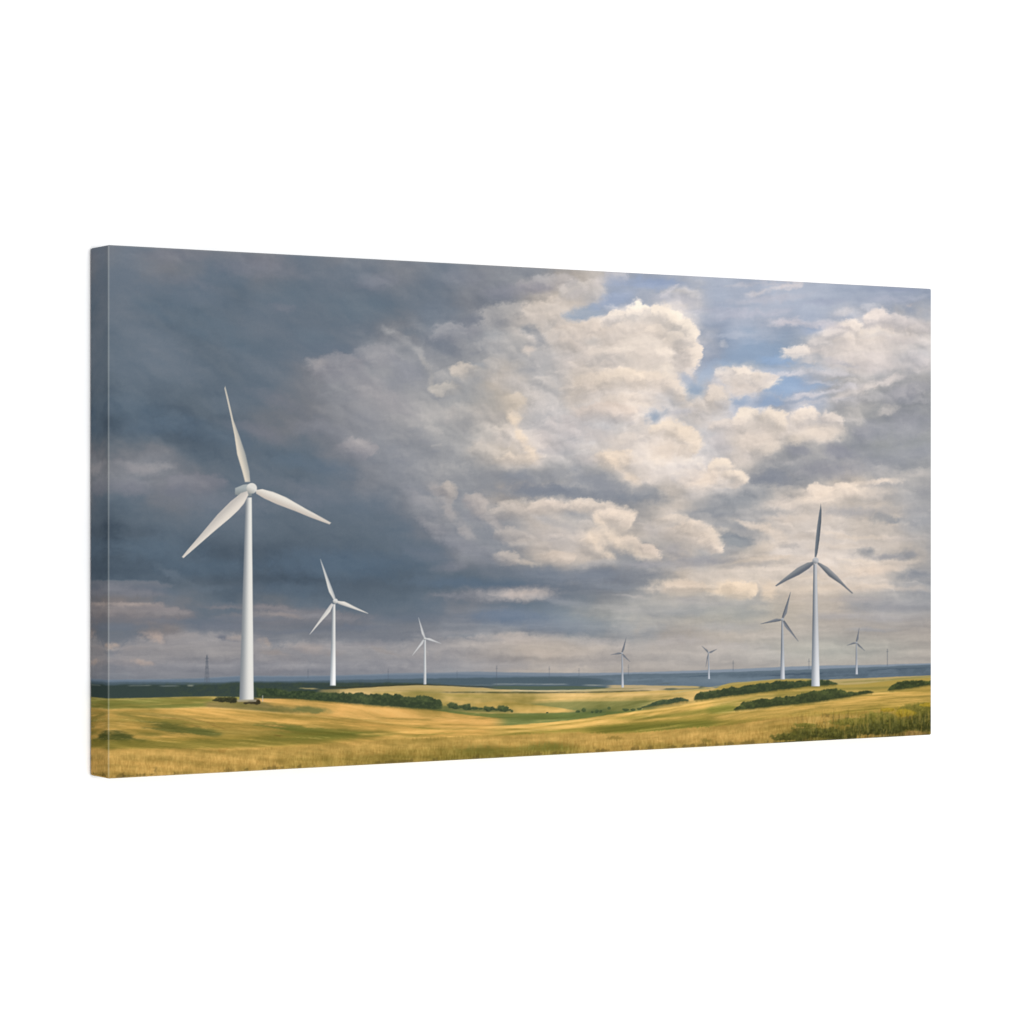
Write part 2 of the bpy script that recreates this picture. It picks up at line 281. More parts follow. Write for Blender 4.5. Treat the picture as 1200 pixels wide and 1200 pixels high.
 ('s', 970, 550, 60, 14, (160, 159, 167), .6), ('s', 905, 559, 26, 11, (140, 145, 156), .85, -6, .3), ('s', 930, 540, 26, 6, (172, 170, 172), .5),
 ('p', 845, 548, 14, 13, (230, 215, 196), .95, -90), ('p', 862, 560, 18, 10, (226, 211, 192), .9, -50), ('s', 825, 560, 36, 18, (226, 208, 188), .7), ('s', 860, 568, 24, 5, (206, 194, 182), .6, -10), ('s', 1060, 555, 40, 7, (188, 182, 178), .6),
 ('s', 1030, 566, 34, 6, (206, 194, 182), .6, -6), ('p', 960, 577, 20, 10, (224, 208, 190), .8, -90), ('p', 985, 575, 14, 9, (220, 205, 188), .7, -60), ('s', 960, 585, 50, 9, (214, 200, 184), .6, -5), ('s', 920, 590, 30, 7, (200, 190, 180), .5),
 # dark bellies across the middle
 ('s', 640, 575, 66, 13, (128, 135, 149), .8, 3, .2), ('s', 610, 560, 30, 10, (142, 147, 158), .5), ('s', 705, 568, 46, 15, (144, 148, 158), .7, 10), ('s', 760, 578, 34, 13, (150, 153, 160), .6, 28, .05), ('s', 735, 582, 36, 7, (144, 149, 158), .6),
 ('s', 860, 585, 50, 12, (152, 155, 162), .75, -8), ('s', 830, 602, 46, 9, (154, 157, 164), .65), ('s', 1000, 600, 60, 9, (164, 164, 170), .6), ('s', 1052, 612, 20, 6, (146, 150, 158), .7), ('s', 900, 600, 40, 8, (158, 160, 166), .6),
 ('p', 521, 576, 11, 13, (188, 178, 170), .8, -40, dict(fade=.5)), ('p', 555, 588, 16, 12, (178, 170, 166), .7, -50, dict(fade=.6)), ('s', 535, 582, 10, 10, (140, 144, 154), .5), ('s', 500, 590, 30, 10, (156, 154, 158), .5, 40),
 ('s', 505, 618, 34, 10, (160, 157, 160), .55, 38), ('s', 560, 610, 36, 9, (140, 144, 154), .6, 25), ('p', 612, 592, 26, 9, (192, 182, 172), .7, -80), ('p', 655, 592, 30, 10, (206, 192, 178), .7, -90), ('s', 590, 620, 26, 8, (172, 166, 164), .5, 30),
 ('p', 598, 628, 22, 10, (186, 176, 168), .6, -60), ('p', 592, 655, 18, 10, (188, 177, 168), .75, -50), ('s', 570, 645, 26, 7, (148, 149, 156), .5, 25), ('s', 620, 660, 20, 5, (194, 180, 166), .6, 15),
 ('s', 640, 610, 26, 7, (170, 170, 174), .5, 20), ('p', 700, 596, 34, 10, (216, 201, 184), .8, -90), ('p', 724, 613, 22, 15, (222, 206, 186), .85, -50), ('s', 700, 630, 22, 22, (218, 201, 180), .6, 30), ('w', [(692, 625), (706, 645), (722, 655)], 8, (222, 204, 182), .7),
 ('s', 650, 635, 36, 14, (180, 174, 172), .5, 20), ('s', 665, 620, 20, 8, (172, 171, 174), .4, 25), ('p', 738, 640, 20, 13, (218, 201, 182), .7, -50), ('p', 762, 648, 16, 11, (218, 201, 184), .85, -50, dict(fade=.7)), ('s', 755, 662, 26, 6, (158, 157, 164), .6),
 ('s', 765, 620, 26, 12, (186, 180, 178), .5, 30), ('s', 790, 645, 20, 12, (158, 158, 166), .5, 30), ('p', 790, 612, 22, 10, (212, 198, 182), .6, -60), ('p', 828, 632, 22, 15, (222, 206, 188), .85, -60), ('s', 815, 620, 20, 12, (214, 199, 182), .6, 30),
 ('s', 862, 632, 34, 9, (141, 147, 156), .85, 14, .3), ('s', 845, 620, 16, 6, (156, 159, 166), .6, 20), ('s', 880, 615, 36, 6, (208, 195, 180), .6, 10), ('s', 905, 625, 26, 7, (214, 200, 184), .6, 30), ('s', 830, 655, 50, 7, (160, 160, 166), .6),
 ('s', 890, 655, 40, 5, (206, 192, 176), .6, -8), ('s', 940, 630, 30, 8, (202, 190, 178), .5), ('w', [(870, 665), (900, 657), (930, 650)], 4, (212, 196, 178), .6),
 ('s', 660, 580, 130, 12, (136, 142, 153), .6, 2), ('s', 762, 580, 40, 14, (150, 153, 160), .5, 22, 0), ('s', 640, 628, 80, 24, (186, 179, 175), .5, 10),
 ('p', 602, 600, 30, 12, (196, 185, 175), .7, -90), ('p', 642, 597, 26, 10, (206, 193, 180), .7, -100), ('p', 690, 592, 22, 9, (216, 202, 186), .8, -90), ('p', 722, 606, 26, 14, (222, 206, 188), .8, -60),
 ('w', [(698, 600), (712, 622), (735, 645), (772, 656)], 9, (222, 205, 184), .7), ('w', [(505, 562), (518, 582), (534, 604)], 9, (166, 162, 162), .6), ('w', [(543, 578), (558, 598), (590, 618)], 9, (164, 160, 162), .5),
 ('s', 540, 640, 60, 14, (138, 141, 151), .5, 28), ('w', [(470, 560), (510, 610), (560, 650)], 14, (148, 149, 156), .4), ('s', 700, 662, 40, 8, (170, 168, 170), .5, -8), ('p', 650, 655, 22, 10, (206, 190, 174), .6, -60), ('p', 620, 640, 26, 10, (192, 182, 173), .5, -70),
 ('p', 800, 625, 26, 12, (212, 197, 181), .7, -60), ('p', 830, 640, 16, 10, (222, 206, 188), .8, -40), ('s', 870, 650, 40, 6, (196, 186, 176), .6, -8), ('s', 800, 660, 60, 9, (162, 161, 167), .6, -3),
 ('p', 620, 766, 120, 25, (178, 169, 166), .6, -90), ('p', 790, 772, 150, 22, (178, 171, 169), .5, -90), ('s', 640, 728, 110, 13, (120, 131, 147), .65, 3),
 ('s', 1020, 542, 76, 20, (149, 151, 161), .6), ('s', 914, 561, 34, 12, (146, 149, 158), .7, 5), ('s', 868, 588, 56, 15, (155, 158, 163), .6, -15), ('s', 700, 566, 44, 18, (146, 150, 159), .5, 15),
 ('s', 1000, 578, 70, 9, (214, 200, 184), .6, -3), ('w', [(945, 584), (975, 574), (1010, 566), (1060, 562)], 6, (222, 206, 188), .6), ('s', 1036, 608, 24, 8, (152, 155, 161), .6, 10), ('s', 1070, 600, 30, 9, (156, 157, 163), .5),
 ('s', 860, 633, 34, 12, (150, 155, 161), .8, 12, .2), ('s', 832, 618, 40, 6, (202, 190, 177), .6, 12), ('p', 817, 628, 26, 15, (222, 206, 187), .75, -50), ('s', 890, 618, 30, 6, (210, 196, 181), .6, 14), ('s', 920, 608, 40, 6, (206, 193, 180), .5),
 ('s', 900, 640, 34, 7, (206, 193, 178), .6, -6), ('s', 930, 655, 60, 8, (204, 191, 177), .5, -4), ('s', 880, 662, 50, 5, (172, 169, 170), .6, -6), ('s', 980, 640, 50, 6, (212, 198, 182), .5), ('s', 1010, 665, 70, 8, (214, 198, 180), .55), ('s', 960, 690, 60, 8, (208, 194, 178), .5),
 ('w', [(960, 622), (1000, 630), (1060, 632)], 4, (218, 203, 186), .5), ('w', [(980, 655), (1030, 660), (1080, 658)], 4, (222, 206, 187), .5), ('w', [(930, 676), (990, 682), (1060, 690)], 5, (214, 199, 182), .5),
 # low slate band
 ('s', 400, 660, 120, 26, (82, 97, 116), .6), ('s', 540, 683, 90, 10, (92, 106, 124), .75, 2), ('s', 640, 672, 50, 12, (124, 133, 146), .7, 3), ('s', 700, 674, 60, 14, (128, 136, 149), .75), ('s', 720, 688, 50, 8, (134, 141, 152), .7),
 ('s', 500, 650, 50, 12, (112, 121, 135), .5, 12), ('s', 530, 665, 30, 8, (132, 135, 146), .5), ('s', 580, 696, 95, 13, (146, 146, 152), .65, -2, 0), ('s', 600, 696, 68, 12, (164, 158, 158), .65, -1, 0), ('s', 615, 695, 46, 11, (190, 175, 166), .7, 0, 0), ('s', 535, 698, 30, 5, (136, 138, 146), .5),
 ('s', 660, 705, 50, 8, (142, 146, 156), .5, 10), ('s', 600, 722, 70, 13, (104, 116, 134), .7), ('s', 660, 735, 70, 14, (122, 131, 146), .75), ('s', 735, 715, 50, 6, (156, 156, 162), .5, 8), ('s', 800, 716, 60, 9, (154, 156, 163), .6), ('s', 740, 700, 26, 3, (170, 166, 168), .5, 8),
 ('s', 770, 690, 26, 8, (196, 184, 174), .6, -5), ('s', 790, 683, 36, 7, (208, 193, 177), .7), ('p', 800, 690, 30, 11, (206, 191, 176), .7, -90), ('s', 850, 690, 34, 14, (220, 202, 180), .85, 3, .3), ('p', 862, 693, 22, 12, (224, 206, 184), .8, -40),
 ('s', 800, 704, 26, 6, (160, 160, 166), .7), ('s', 835, 709, 40, 4, (164, 163, 168), .6), ('s', 900, 692, 18, 14, (214, 197, 178), .7, 40), ('s', 880, 675, 14, 10, (184, 178, 172), .5, 40), ('s', 895, 712, 26, 5, (190, 182, 174), .5),
 ('s', 850, 735, 60, 9, (158, 158, 164), .5), ('s', 900, 745, 50, 6, (186, 176, 170), .3), ('s', 800, 750, 60, 8, (174, 168, 168), .5), ('s', 870, 757, 60, 7, (176, 169, 167), .5),
 ('s', 925, 640, 20, 5, (172, 168, 168), .5), ('s', 1015, 647, 20, 8, (150, 153, 160), .75, 5, .1), ('s', 1060, 650, 24, 11, (150, 153, 160), .75, -8, .1), ('s', 1040, 653, 26, 5, (160, 160, 166), .7), ('s', 1000, 630, 40, 4, (206, 193, 178), .6), ('s', 1030, 638, 50, 4, (196, 186, 176), .5),
 ('s', 1020, 669, 50, 7, (208, 192, 176), .7, -4), ('s', 1075, 673, 26, 8, (150, 153, 160), .8, -4, .3), ('s', 1055, 660, 26, 4, (190, 180, 172), .5), ('s', 1070, 690, 30, 5, (188, 178, 170), .5), ('s', 1000, 688, 50, 6, (202, 188, 174), .6), ('s', 970, 675, 30, 6, (204, 190, 176), .5),
 ('s', 1000, 703, 60, 5, (176, 170, 170), .5), ('s', 1040, 712, 60, 10, (156, 156, 162), .6), ('s', 980, 722, 50, 6, (164, 162, 167), .5), ('s', 1040, 725, 40, 6, (168, 165, 168), .5), ('s', 1020, 738, 40, 4, (158, 159, 166), .5), ('s', 940, 700, 30, 6, (198, 186, 176), .4),
 ('s', 1080, 610, 34, 10, (158, 160, 166), .6), ('s', 1000, 612, 50, 5, (190, 182, 174), .4), ('s', 1060, 632, 40, 5, (180, 174, 172), .4),
 ('s', 625, 752, 60, 8, (170, 162, 160), .6, 5), ('s', 600, 744, 34, 5, (176, 167, 162), .6, -4), ('s', 640, 765, 60, 8, (172, 164, 162), .6), ('s', 560, 768, 30, 4, (156, 150, 150), .4), ('s', 700, 752, 40, 7, (166, 163, 167), .5), ('s', 570, 750, 30, 4, (148, 148, 153), .4),
 # storm bands on the left
 ('s', 160, 478, 80, 24, (82, 96, 112), .55, 12, 0), ('s', 260, 510, 110, 18, (88, 101, 117), .6, 16, 0), ('s', 370, 548, 60, 12, (92, 105, 121), .6, 15, 0), ('s', 235, 585, 110, 20, (118, 123, 134), .5, 6, 0), ('s', 360, 575, 60, 14, (118, 124, 136), .5, 12, 0),
 ('s', 190, 650, 100, 24, (82, 96, 112), .6, 4, 0), ('s', 400, 664, 130, 22, (80, 95, 112), .6, 2, 0), ('s', 300, 425, 90, 18, (106, 117, 130), .5, 25, 0), ('s', 250, 380, 110, 20, (98, 111, 125), .6, 25, 0), ('s', 180, 400, 60, 16, (112, 122, 134), .5, 25, 0), ('s', 430, 360, 80, 20, (104, 117, 130), .5, 10, 0),
 ('s', 320, 318, 80, 12, (126, 130, 141), .5, 5, 0), ('s', 215, 328, 70, 10, (120, 126, 138), .4, 15, 0), ('s', 330, 470, 60, 14, (126, 128, 138), .4, 20, 0),
 # lower left
 ('p', 235, 775, 125, 31, (153, 148, 148), .75, -90), ('p', 410, 780, 120, 29, (151, 148, 150), .7, -90), ('p', 160, 722, 75, 15, (144, 137, 137), .65, -90), ('p', 345, 727, 90, 13, (134, 131, 135), .6, -90), ('p', 145, 690, 60, 10, (126, 127, 135), .5, -80), ('p', 530, 772, 90, 26, (158, 154, 155), .6, -90),
 ('w', [(500, 562), (515, 585), (536, 612), (560, 632)], 10, (170, 164, 163), .6), ('p', 524, 578, 14, 14, (184, 175, 168), .6, -40), ('p', 556, 590, 16, 13, (178, 170, 166), .6, -40), ('w', [(560, 600), (590, 620), (600, 640)], 9, (178, 171, 167), .5),
 ('s', 240, 750, 130, 14, (145, 143, 147), .6, 0, 0), ('s', 400, 757, 110, 12, (147, 145, 149), .6, 0, 0), ('s', 330, 714, 110, 7, (128, 127, 133), .55, 3, 0), ('s', 165, 712, 70, 8, (142, 136, 138), .6, 4, 0), ('s', 300, 780, 240, 10, (150, 150, 156), .5, 0, 0), ('s', 560, 780, 160, 9, (160, 158, 161), .5, 0, 0),
 ('s', 230, 729, 110, 6, (108, 115, 128), .6, 2, 0), ('s', 470, 725, 70, 6, (110, 118, 132), .5, 0, 0), ('s', 150, 775, 60, 8, (148, 142, 143), .5, 0, 0), ('s', 500, 755, 60, 7, (148, 146, 149), .5, 0, 0),
 ('s', 165, 548, 34, 10, (150, 147, 151), .6, 10), ('s', 190, 546, 26, 8, (154, 151, 154), .5), ('p', 230, 568, 40, 16, (132, 132, 142), .5, -90), ('s', 150, 570, 40, 14, (132, 132, 142), .5), ('s', 205, 575, 20, 10, (118, 122, 134), .5), ('s', 355, 590, 40, 12, (112, 120, 134), .5), ('s', 260, 590, 60, 14, (110, 119, 132), .4),
 ('s', 180, 640, 80, 18, (86, 100, 116), .5), ('s', 250, 665, 90, 16, (80, 95, 112), .55), ('s', 340, 690, 80, 12, (86, 100, 117), .5), ('s', 200, 672, 30, 7, (104, 113, 126), .4, 25), ('s', 150, 692, 60, 9, (126, 128, 137), .6, 5), ('s', 200, 693, 46, 6, (100, 110, 124), .4, 8), ('s', 245, 690, 36, 7, (100, 111, 125), .4),
 ('s', 155, 708, 46, 4, (160, 148, 143), .75, 3), ('s', 200, 714, 40, 4, (142, 136, 138), .6, 5), ('s', 320, 712, 46, 4, (134, 129, 133), .6, 5), ('s', 335, 720, 34, 4, (150, 140, 138), .6, 5), ('s', 260, 712, 26, 3, (132, 129, 134), .5), ('s', 380, 722, 46, 4, (134, 133, 140), .5, 5), ('s', 290, 725, 70, 5, (106, 115, 129), .5),
 ('s', 150, 735, 50, 7, (110, 117, 130), .6), ('s', 265, 735, 60, 6, (112, 118, 131), .6), ('s', 350, 740, 60, 4, (112, 118, 131), .5), ('s', 268, 748, 12, 4, (106, 112, 126), .7, 10),
 ('s', 182, 747, 18, 8, (172, 154, 145), .8, 15), ('s', 215, 745, 46, 6, (150, 145, 146), .6), ('s', 132, 757, 15, 6, (176, 157, 145), .8), ('s', 155, 760, 24, 4, (152, 146, 146), .6), ('s', 170, 775, 15, 5, (168, 152, 144), .7, 12), ('s', 280, 747, 14, 5, (158, 148, 144), .6, 0),
 ('s', 310, 752, 12, 6, (162, 150, 144), .6, 30), ('s', 320, 764, 24, 5, (156, 147, 143), .6, 10), ('s', 365, 760, 26, 8, (156, 147, 145), .7, 5), ('s', 392, 765, 16, 6, (154, 146, 144), .6), ('s', 445, 762, 26, 4, (150, 144, 143), .6, 20), ('s', 430, 755, 46, 3, (140, 139, 145), .4),
 ('s', 420, 735, 50, 5, (110, 117, 131), .5), ('s', 520, 742, 60, 4, (142, 142, 148), .5, -3), ('s', 470, 775, 60, 5, (146, 146, 152), .4),
]

# ---------------------------------------------------------------- land
LAB = {}            # label name -> id
def lab(name):
    return LAB.setdefault(name, len(LAB))

def curve(pts):
    px = np.array([p[0] for p in pts], float); py = np.array([p[1] for p in pts], float)
    # monotone-ish smooth interpolation (cubic Hermite with finite-difference tangents)
    m = np.gradient(py, px) if len(px) > 2 else np.full(len(px), (py[-1] - py[0]) / (px[-1] - px[0]))
    x = np.clip(xs, px[0], px[-1]); k = np.clip(np.searchsorted(px, x) - 1, 0, len(px) - 2)
    h = px[k + 1] - px[k]; t = (x - px[k]) / h
    return ((2 * t**3 - 3 * t**2 + 1) * py[k] + (t**3 - 2 * t**2 + t) * h * m[k] + (-2 * t**3 + 3 * t**2) * py[k + 1] + (t**3 - t**2) * h * m[k + 1]).astype(np.float32)

def A(pts, ox, oy, k):       # convert sketch coordinates of one study tile
    return [(ox + x / k, oy + y / k) for x, y in pts]
def TA(pts): return A(pts, 95, 760, 4.8)
def TB(pts): return A(pts, 340, 760, 4.615)
def TC(pts): return A(pts, 590, 750, 4.615)
def TD(pts): return A(pts, 840, 740, 4.615)

def paint_land(img, label):
    slope = .085 * (1 - sstep(420, 560, xs)) - .13 * sstep(600, 760, xs)       # lie of the land
    ysl = YY - (np.cumsum(slope) / S)[None, :].astype(np.float32) * np.clip((YY - 800) / 40, .25, 1)
    streak = fbm(XX, ysl, 60, 2.6, 201, 4, .62)
    broad = fbm(XX, ysl, 55, 7, 211, 4, .6)
    fine = fbm(XX, ysl, 8, 1.7, 221, 3, .65)
    grass = fbm(XX + 1.2 * vnoise(XX / 9, YY / 9, 5), YY, 1.5, 6, 241, 3, .7)
    leaf = fbm(XX, YY, 3.2, 2.6, 261, 3, .7)
    clump = fbm(XX, YY, 11, 7, 281, 3, .6)
    wob = fbm(XX, YY * 0, 16, 1, 301, 3, .6)
    bump = fbm(XX, YY * 0, 6.5, 1, 321, 3, .7)
    bx = XX + clump * 5; by = YY + streak * 1.4 + clump * 1.0

    def below(pts, col, f=.8, w=.4, a=1, lb=None, e=14):
        c = curve(pts)[None, :] + wob * w
        xa, xb = pts[0][0], pts[-1][0]
        m = sstep(-f, f, YY - c + fine * .35) * a * (sstep(xa, xa + 2 * e, XX) if xa > 105 else 1) * (1 - sstep(xb - 2 * e, xb, XX) if xb < 1095 else 1)
        mix(img, m, col)
        if lb is not None: label[m > .5] = lab(lb)
    def band(t, b, col, f=.8, f2=None, w=.4, a=1, lb=None, ends=6):
        ct = curve(t)[None, :] + wob * w; cb = curve(b)[None, :] + wob * w
        xa = max(t[0][0], b[0][0]); xb = min(t[-1][0], b[-1][0])
        m = sstep(-f, f, YY - ct) * (1 - sstep(-(f2 or f), f2 or f, YY - cb)) * a * sstep(xa - ends, xa + ends, XX) * (1 - sstep(xb - ends, xb + ends, XX))
        mix(img, m, col)
        if lb is not None: label[m > .5] = lab(lb)
        return m
    def line(pts, w, col, a=.8, ends=8):
        c = curve(pts)[None, :] + wob * .3
        m = np.exp(-((YY - c) / w) ** 2) * a * sstep(pts[0][0] - ends, pts[0][0] + ends, XX) * (1 - sstep(pts[-1][0] - ends, pts[-1][0] + ends, XX))
        mix(img, m * (.75 + .4 * np.clip(fine + .3, -1, 1)).clip(0, 1), col)
    def oval(cx, cy, rx, ry, col, a=.7, ang=0, edge=.2):
        c, n = math.cos(math.radians(ang)), math.sin(math.radians(ang))
        dx = bx - cx; dy = by - cy
        u = (dx * c + dy * n) / rx; v = (-dx * n + dy * c) / ry
        mix(img, a * (1 - sstep(edge, 1.15, np.sqrt(u * u + v * v) + streak * .35 + fine * .25 + broad * .3)), col)
    def hedge(t, b, name, dark=(50, 63, 46), lite=(84, 97, 62), amp=1.6, haze=0):
        ct = curve(t)[None, :]; cb = curve(b)[None, :]
        hh = np.maximum(cb - ct, .6)
        ct = ct + hh * (.12 + .14 * wob + .12 * bump) + leaf * .9 + clump * .6; cb = cb + leaf * .7 + wob * .6
        xa = max(t[0][0], b[0][0]); xb = min(t[-1][0], b[-1][0])
        m = sstep(-.9, .9, YY - ct) * (1 - sstep(-1.1, 1.1, YY - cb)) * sstep(xa, xa + 3, XX) * (1 - sstep(xb - 3, xb, XX))
        k = np.clip(.34 + .62 * leaf + .5 * clump - .45 * (YY - ct) / hh + .15, 0, 1)[..., None]
        col = np.array(dark, np.float32) * (1 - k) + np.array(lite, np.float32) * k
        if haze: col = col * (1 - haze) + np.array((95, 112, 118), np.float32) * haze
        mix(img, m * .96, col); label[m > .5] = lab(name)
        mix(img, np.exp(-((YY - cb - .6) / 1.4) ** 2) * .4 * (XX > xa + 3) * (XX < xb - 3), (84, 82, 42))
    def bush(cx, cy, rx, ry, name='bush', dark=(50, 62, 46), lite=(90, 104, 66)):
        dx = (XX - cx) / rx + leaf * .4; dy = (YY - cy) / ry + bump * .3 + clump * .25
        dy = np.where(dy > 0, dy * 1.15, dy)
        d = np.sqrt(dx * dx + dy * dy); m = 1 - sstep(.7, 1.15, d)
        k = np.clip(.38 + .55 * leaf - .35 * dy, 0, 1)[..., None]
        mix(img, m * .93, np.array(dark, np.float32) * (1 - k) + np.array(lite, np.float32) * k); label[m > .5] = lab(name)

    # -- far hills --
    hz = [(100, 796.8), (160, 796.3), (220, 795.3), (274, 792.4), (345, 792), (394, 791.4), (437, 790), (470, 788.8), (524, 788.2), (557, 787.3), (600, 788), (660, 788.6), (742, 788), (800, 786.3), (850, 784.5), (960, 780.2), (1035, 779), (1100, 777)]
    below(hz, (124, 136, 150), 1.1, .2, lb='distant_hills')
    mix(img, sstep(640, 740, XX) * sstep(0, 1, YY - curve(hz)[None, :] + .5) * (YY < 800) * .5, (146, 158, 172))
    below([(100, 797.2), (220, 796), (274, 793.4), (345, 793), (437, 791.5), (524, 790), (600, 791.5), (720, 792), (760, 791)], (100, 117, 134), 1.2, .3, .75)
    h2 = [(590, 793), (700, 791.6), (742, 789.8), (800, 789), (850, 787.5), (930, 785), (1000, 782.5), (1100, 778.3)]
    below(h2, (98, 113, 125), .9, .4, lb='distant_hills')
    below([(840, 790), (940, 788), (1000, 785), (1050, 783), (1100, 780)], (86, 101, 114), 1.5, .4, .8)
    mix(img, sstep(0, 6, YY - curve(h2)[None, :]) * (1 - sstep(-4, 4, YY - 802)) * np.clip(.25 + clump * .8, 0, 1) * .6 * (XX > 600), (120, 136, 150))
    below([(700, 802), (800, 800), (850, 799), (930, 796), (1000, 795), (1100, 792)], (104, 120, 134), 3, .4, .7)
    mix(img, np.exp(-((XX - 850) / 50) ** 2) * np.exp(-((YY - 797) / 4) ** 2) * .5, (132, 146, 158))
    for (x, y, rx, ry, c, a) in [(760, 796, 40, 1.2, (120, 136, 148), .5), (880, 795, 50, 1.6, (112, 128, 142), .5), (1000, 789, 60, 1.2, (100, 116, 130), .5), (820, 792, 30, .9, (72, 88, 104), .6), (930, 790, 40, 1, (66, 82, 98), .6),
                              (1050, 784, 40, 1.1, (66, 82, 98), .6), (700, 799, 40, 1.2, (96, 110, 116), .6), (980, 794, 30, 1, (118, 132, 140), .5), (860, 799, 26, 1.1, (126, 138, 144), .5), (1040, 790, 30, 1, (88, 104, 116), .6), (780, 801, 26, 1, (92, 104, 108), .6)]:
        oval(x, y, rx, ry, c, a, -3)
    # darker wooded plain
    below([(100, 799), (200, 799.5), (300, 798.5), (394, 797), (470, 795.7), (540, 794.5), (600, 794), (660, 793.6), (700, 795), (725, 798)], (80, 96, 106), 1.2, .6, lb='woodland')
    mix(img, ((YY > 794) & (YY < 812)) * (XX < 735) * np.clip(leaf * .5 + streak * .6, 0, 1) * .35, (96, 110, 116))
    # forest under the left horizon
    below([(100, 802.5), (160, 802.5), (230, 802), (270, 800.5), (345, 799.5), (420, 800), (480, 800.5), (520, 802)], (56, 69, 66), 1.8, .9, lb='woodland')
    mix(img, ((YY > 800) & (YY < 822)) * (XX < 520) * np.clip(.3 + leaf * .6 + clump * .5, 0, 1) * .6 * sstep(150, 240, XX), (72, 84, 60))
    line(TA([(270, 210), (390, 208)]), .7, (128, 134, 128), .7, 4); line(TA([(445, 211), (545, 211)]), .8, (122, 130, 130), .7, 4); line(TA([(600, 208), (632, 208)]), 1, (150, 152, 138), .8, 2)
    line(TC([(-50, 238), (340, 240)]), .8, (158, 164, 164), .7, 6); line(TC([(440, 243), (540, 245)]), .8, (166, 168, 158), .7, 6)
    line([(498, 803.5), (560, 803), (600, 802)], .6, (120, 130, 126), .5)

    # -- fields --
    below([(100, 818.6), (160, 818), (220, 816.8), (253, 816.2), (290, 817.5), (345, 819.5), (420, 822), (470, 826)], (136, 133, 66), .8, .2, lb='fields')
    below([(384, 809), (425, 806), (461, 804), (492, 802.9), (524, 803.8), (557, 805.5), (600, 808), (660, 809), (700, 807), (730, 805), (780, 803.5), (820, 804.5), (842, 806), (900, 800), (960, 797), (1100, 791)], (186, 165, 112), .7, .2, lb='fields')
    band([(384, 805), (420, 804.5), (461, 802.5), (492, 801.6), (524, 802.6), (600, 806)], [(384, 806.5), (420, 805.8), (461, 804), (492, 802.9), (524, 803.8), (600, 807.2)], (62, 62, 46), .6, a=.75)
    # plain beyond the valley
    band(TC([(-60, 248), (200, 250), (420, 250), (560, 255)]), TC([(-60, 268), (200, 270), (420, 268), (560, 262)]), (84, 98, 82), .7, a=.9)
    band(TC([(-200, 270), (200, 271), (560, 266)]), TC([(-200, 281), (200, 281), (560, 272)]), (190, 178, 138), .6, a=.9)
    band(TC([(570, 243), (800, 246), (1060, 262)]), TC([(570, 275), (800, 272), (1060, 264)]), (188, 168, 128), .7)
    below([(500, 812.5), (590, 813), (700, 812), (780, 809), (835, 807.5), (850, 808)], (192, 163, 96), .7, .3)
    line([(520, 811), (600, 811.4), (700, 811), (760, 809.3)], .9, (74, 76, 52), .85)
    line([(575, 811.8), (640, 811.8)], 1.1, (66, 70, 46), .6)
    line(TC([(560, 262), (700, 262), (760, 260)]), .6, (120, 118, 84), .5)
    line(TC([(860, 268), (1000, 265), (1090, 262)]), 1, (88, 94, 70), .7)
    oval(786, 807, 9, 1.6, (84, 94, 80), .8); oval(823, 806, 8, 2, (80, 90, 84), .7)
    # mounds and strips, left middle
    oval(360, 806.5, 12, 1.3, (172, 158, 112), .8)
    band([(375, 808), (420, 807), (500, 806), (560, 807), (600, 809)], [(375, 812), (420, 813), (500, 811), (560, 810.5), (600, 811)], (186, 160, 100), 1, a=.6)
    below([(420, 812), (470, 811), (524, 812.5), (560, 812.5), (600, 813)], (182, 158, 92), .8, .3, .8)
    oval(555, 816, 50, 2.5, (150, 140, 72), .5, 3); oval(500, 812, 40, 1.2, (150, 140, 80), .4)
    oval(600, 818, 60, 2, (208, 176, 104), .5, 2); oval(545, 822, 40, 1.4, (206, 172, 98), .5, 4)
    # valley greens
    m = band(TC([(120, 345), (300, 332), (600, 328), (840, 322)]), TC([(120, 360), (300, 410), (600, 400), (840, 380)]), (112, 118, 66), 2.2, a=.85, ends=18)
    below([(430, 831), (480, 830), (520, 832), (560, 835.5), (590, 836), (660, 835), (735, 833), (800, 830)], (98, 112, 60), 1, .4, .95)
    band(TC([(-160, 345), (0, 330), (120, 345), (260, 362), (400, 382)]), TC([(-160, 380), (0, 388), (120, 392), (260, 394), (400, 388)]), (196, 163, 90), .9, a=.95)
    line(TC([(0, 345), (150, 352), (300, 372)]), 1, (150, 134, 66), .5); line(TC([(0, 358), (150, 370), (280, 382)]), .9, (212, 178, 100), .6)
    line(TC([(150, 335), (350, 325), (600, 318), (800, 318)]), 1, (150, 140, 82), .6); line(TC([(0, 300), (400, 300), (900, 292)]), 1.2, (206, 176, 112), .6); line(TC([(100, 318), (500, 312), (900, 308)]), .9, (158, 142, 78), .4)
    oval(700, 834, 30, 5, (76, 96, 62), .6); oval(640, 840, 60, 3, (92, 108, 52), .6); oval(560, 838, 60, 2.5, (104, 114, 56), .5)
    # right hill
    r1 = [(790, 812), (830, 806), (845, 803.5), (883, 798.5), (927, 795.8), (960, 797), (980, 801.5), (1048, 796.5), (1100, 792.5)]
    below([(800, 826), (820, 818)] + r1[2:], (172, 150, 80), .8, .2, lb='fields')
    line(r1, .7, (176, 164, 112), .7)
    band([(980, 803), (1048, 799), (1100, 795)], [(980, 806), (1048, 803), (1100, 800)], (176, 152, 78), 1.2, a=.8); line([(985, 799.5), (1048, 796), (1095, 792)], 1.0, (128, 124, 66), .6); line([(975, 808), (1030, 806), (1048, 805)], 1.4, (120, 118, 58), .6); line([(985, 811), (1020, 811), (1040, 808)], 1.2, (190, 160, 84), .6)
    # left: middle golden slope
    g1 = [(100, 831.5), (150, 831), (200, 830.6), (245, 829.5), (282, 832), (345, 837)]
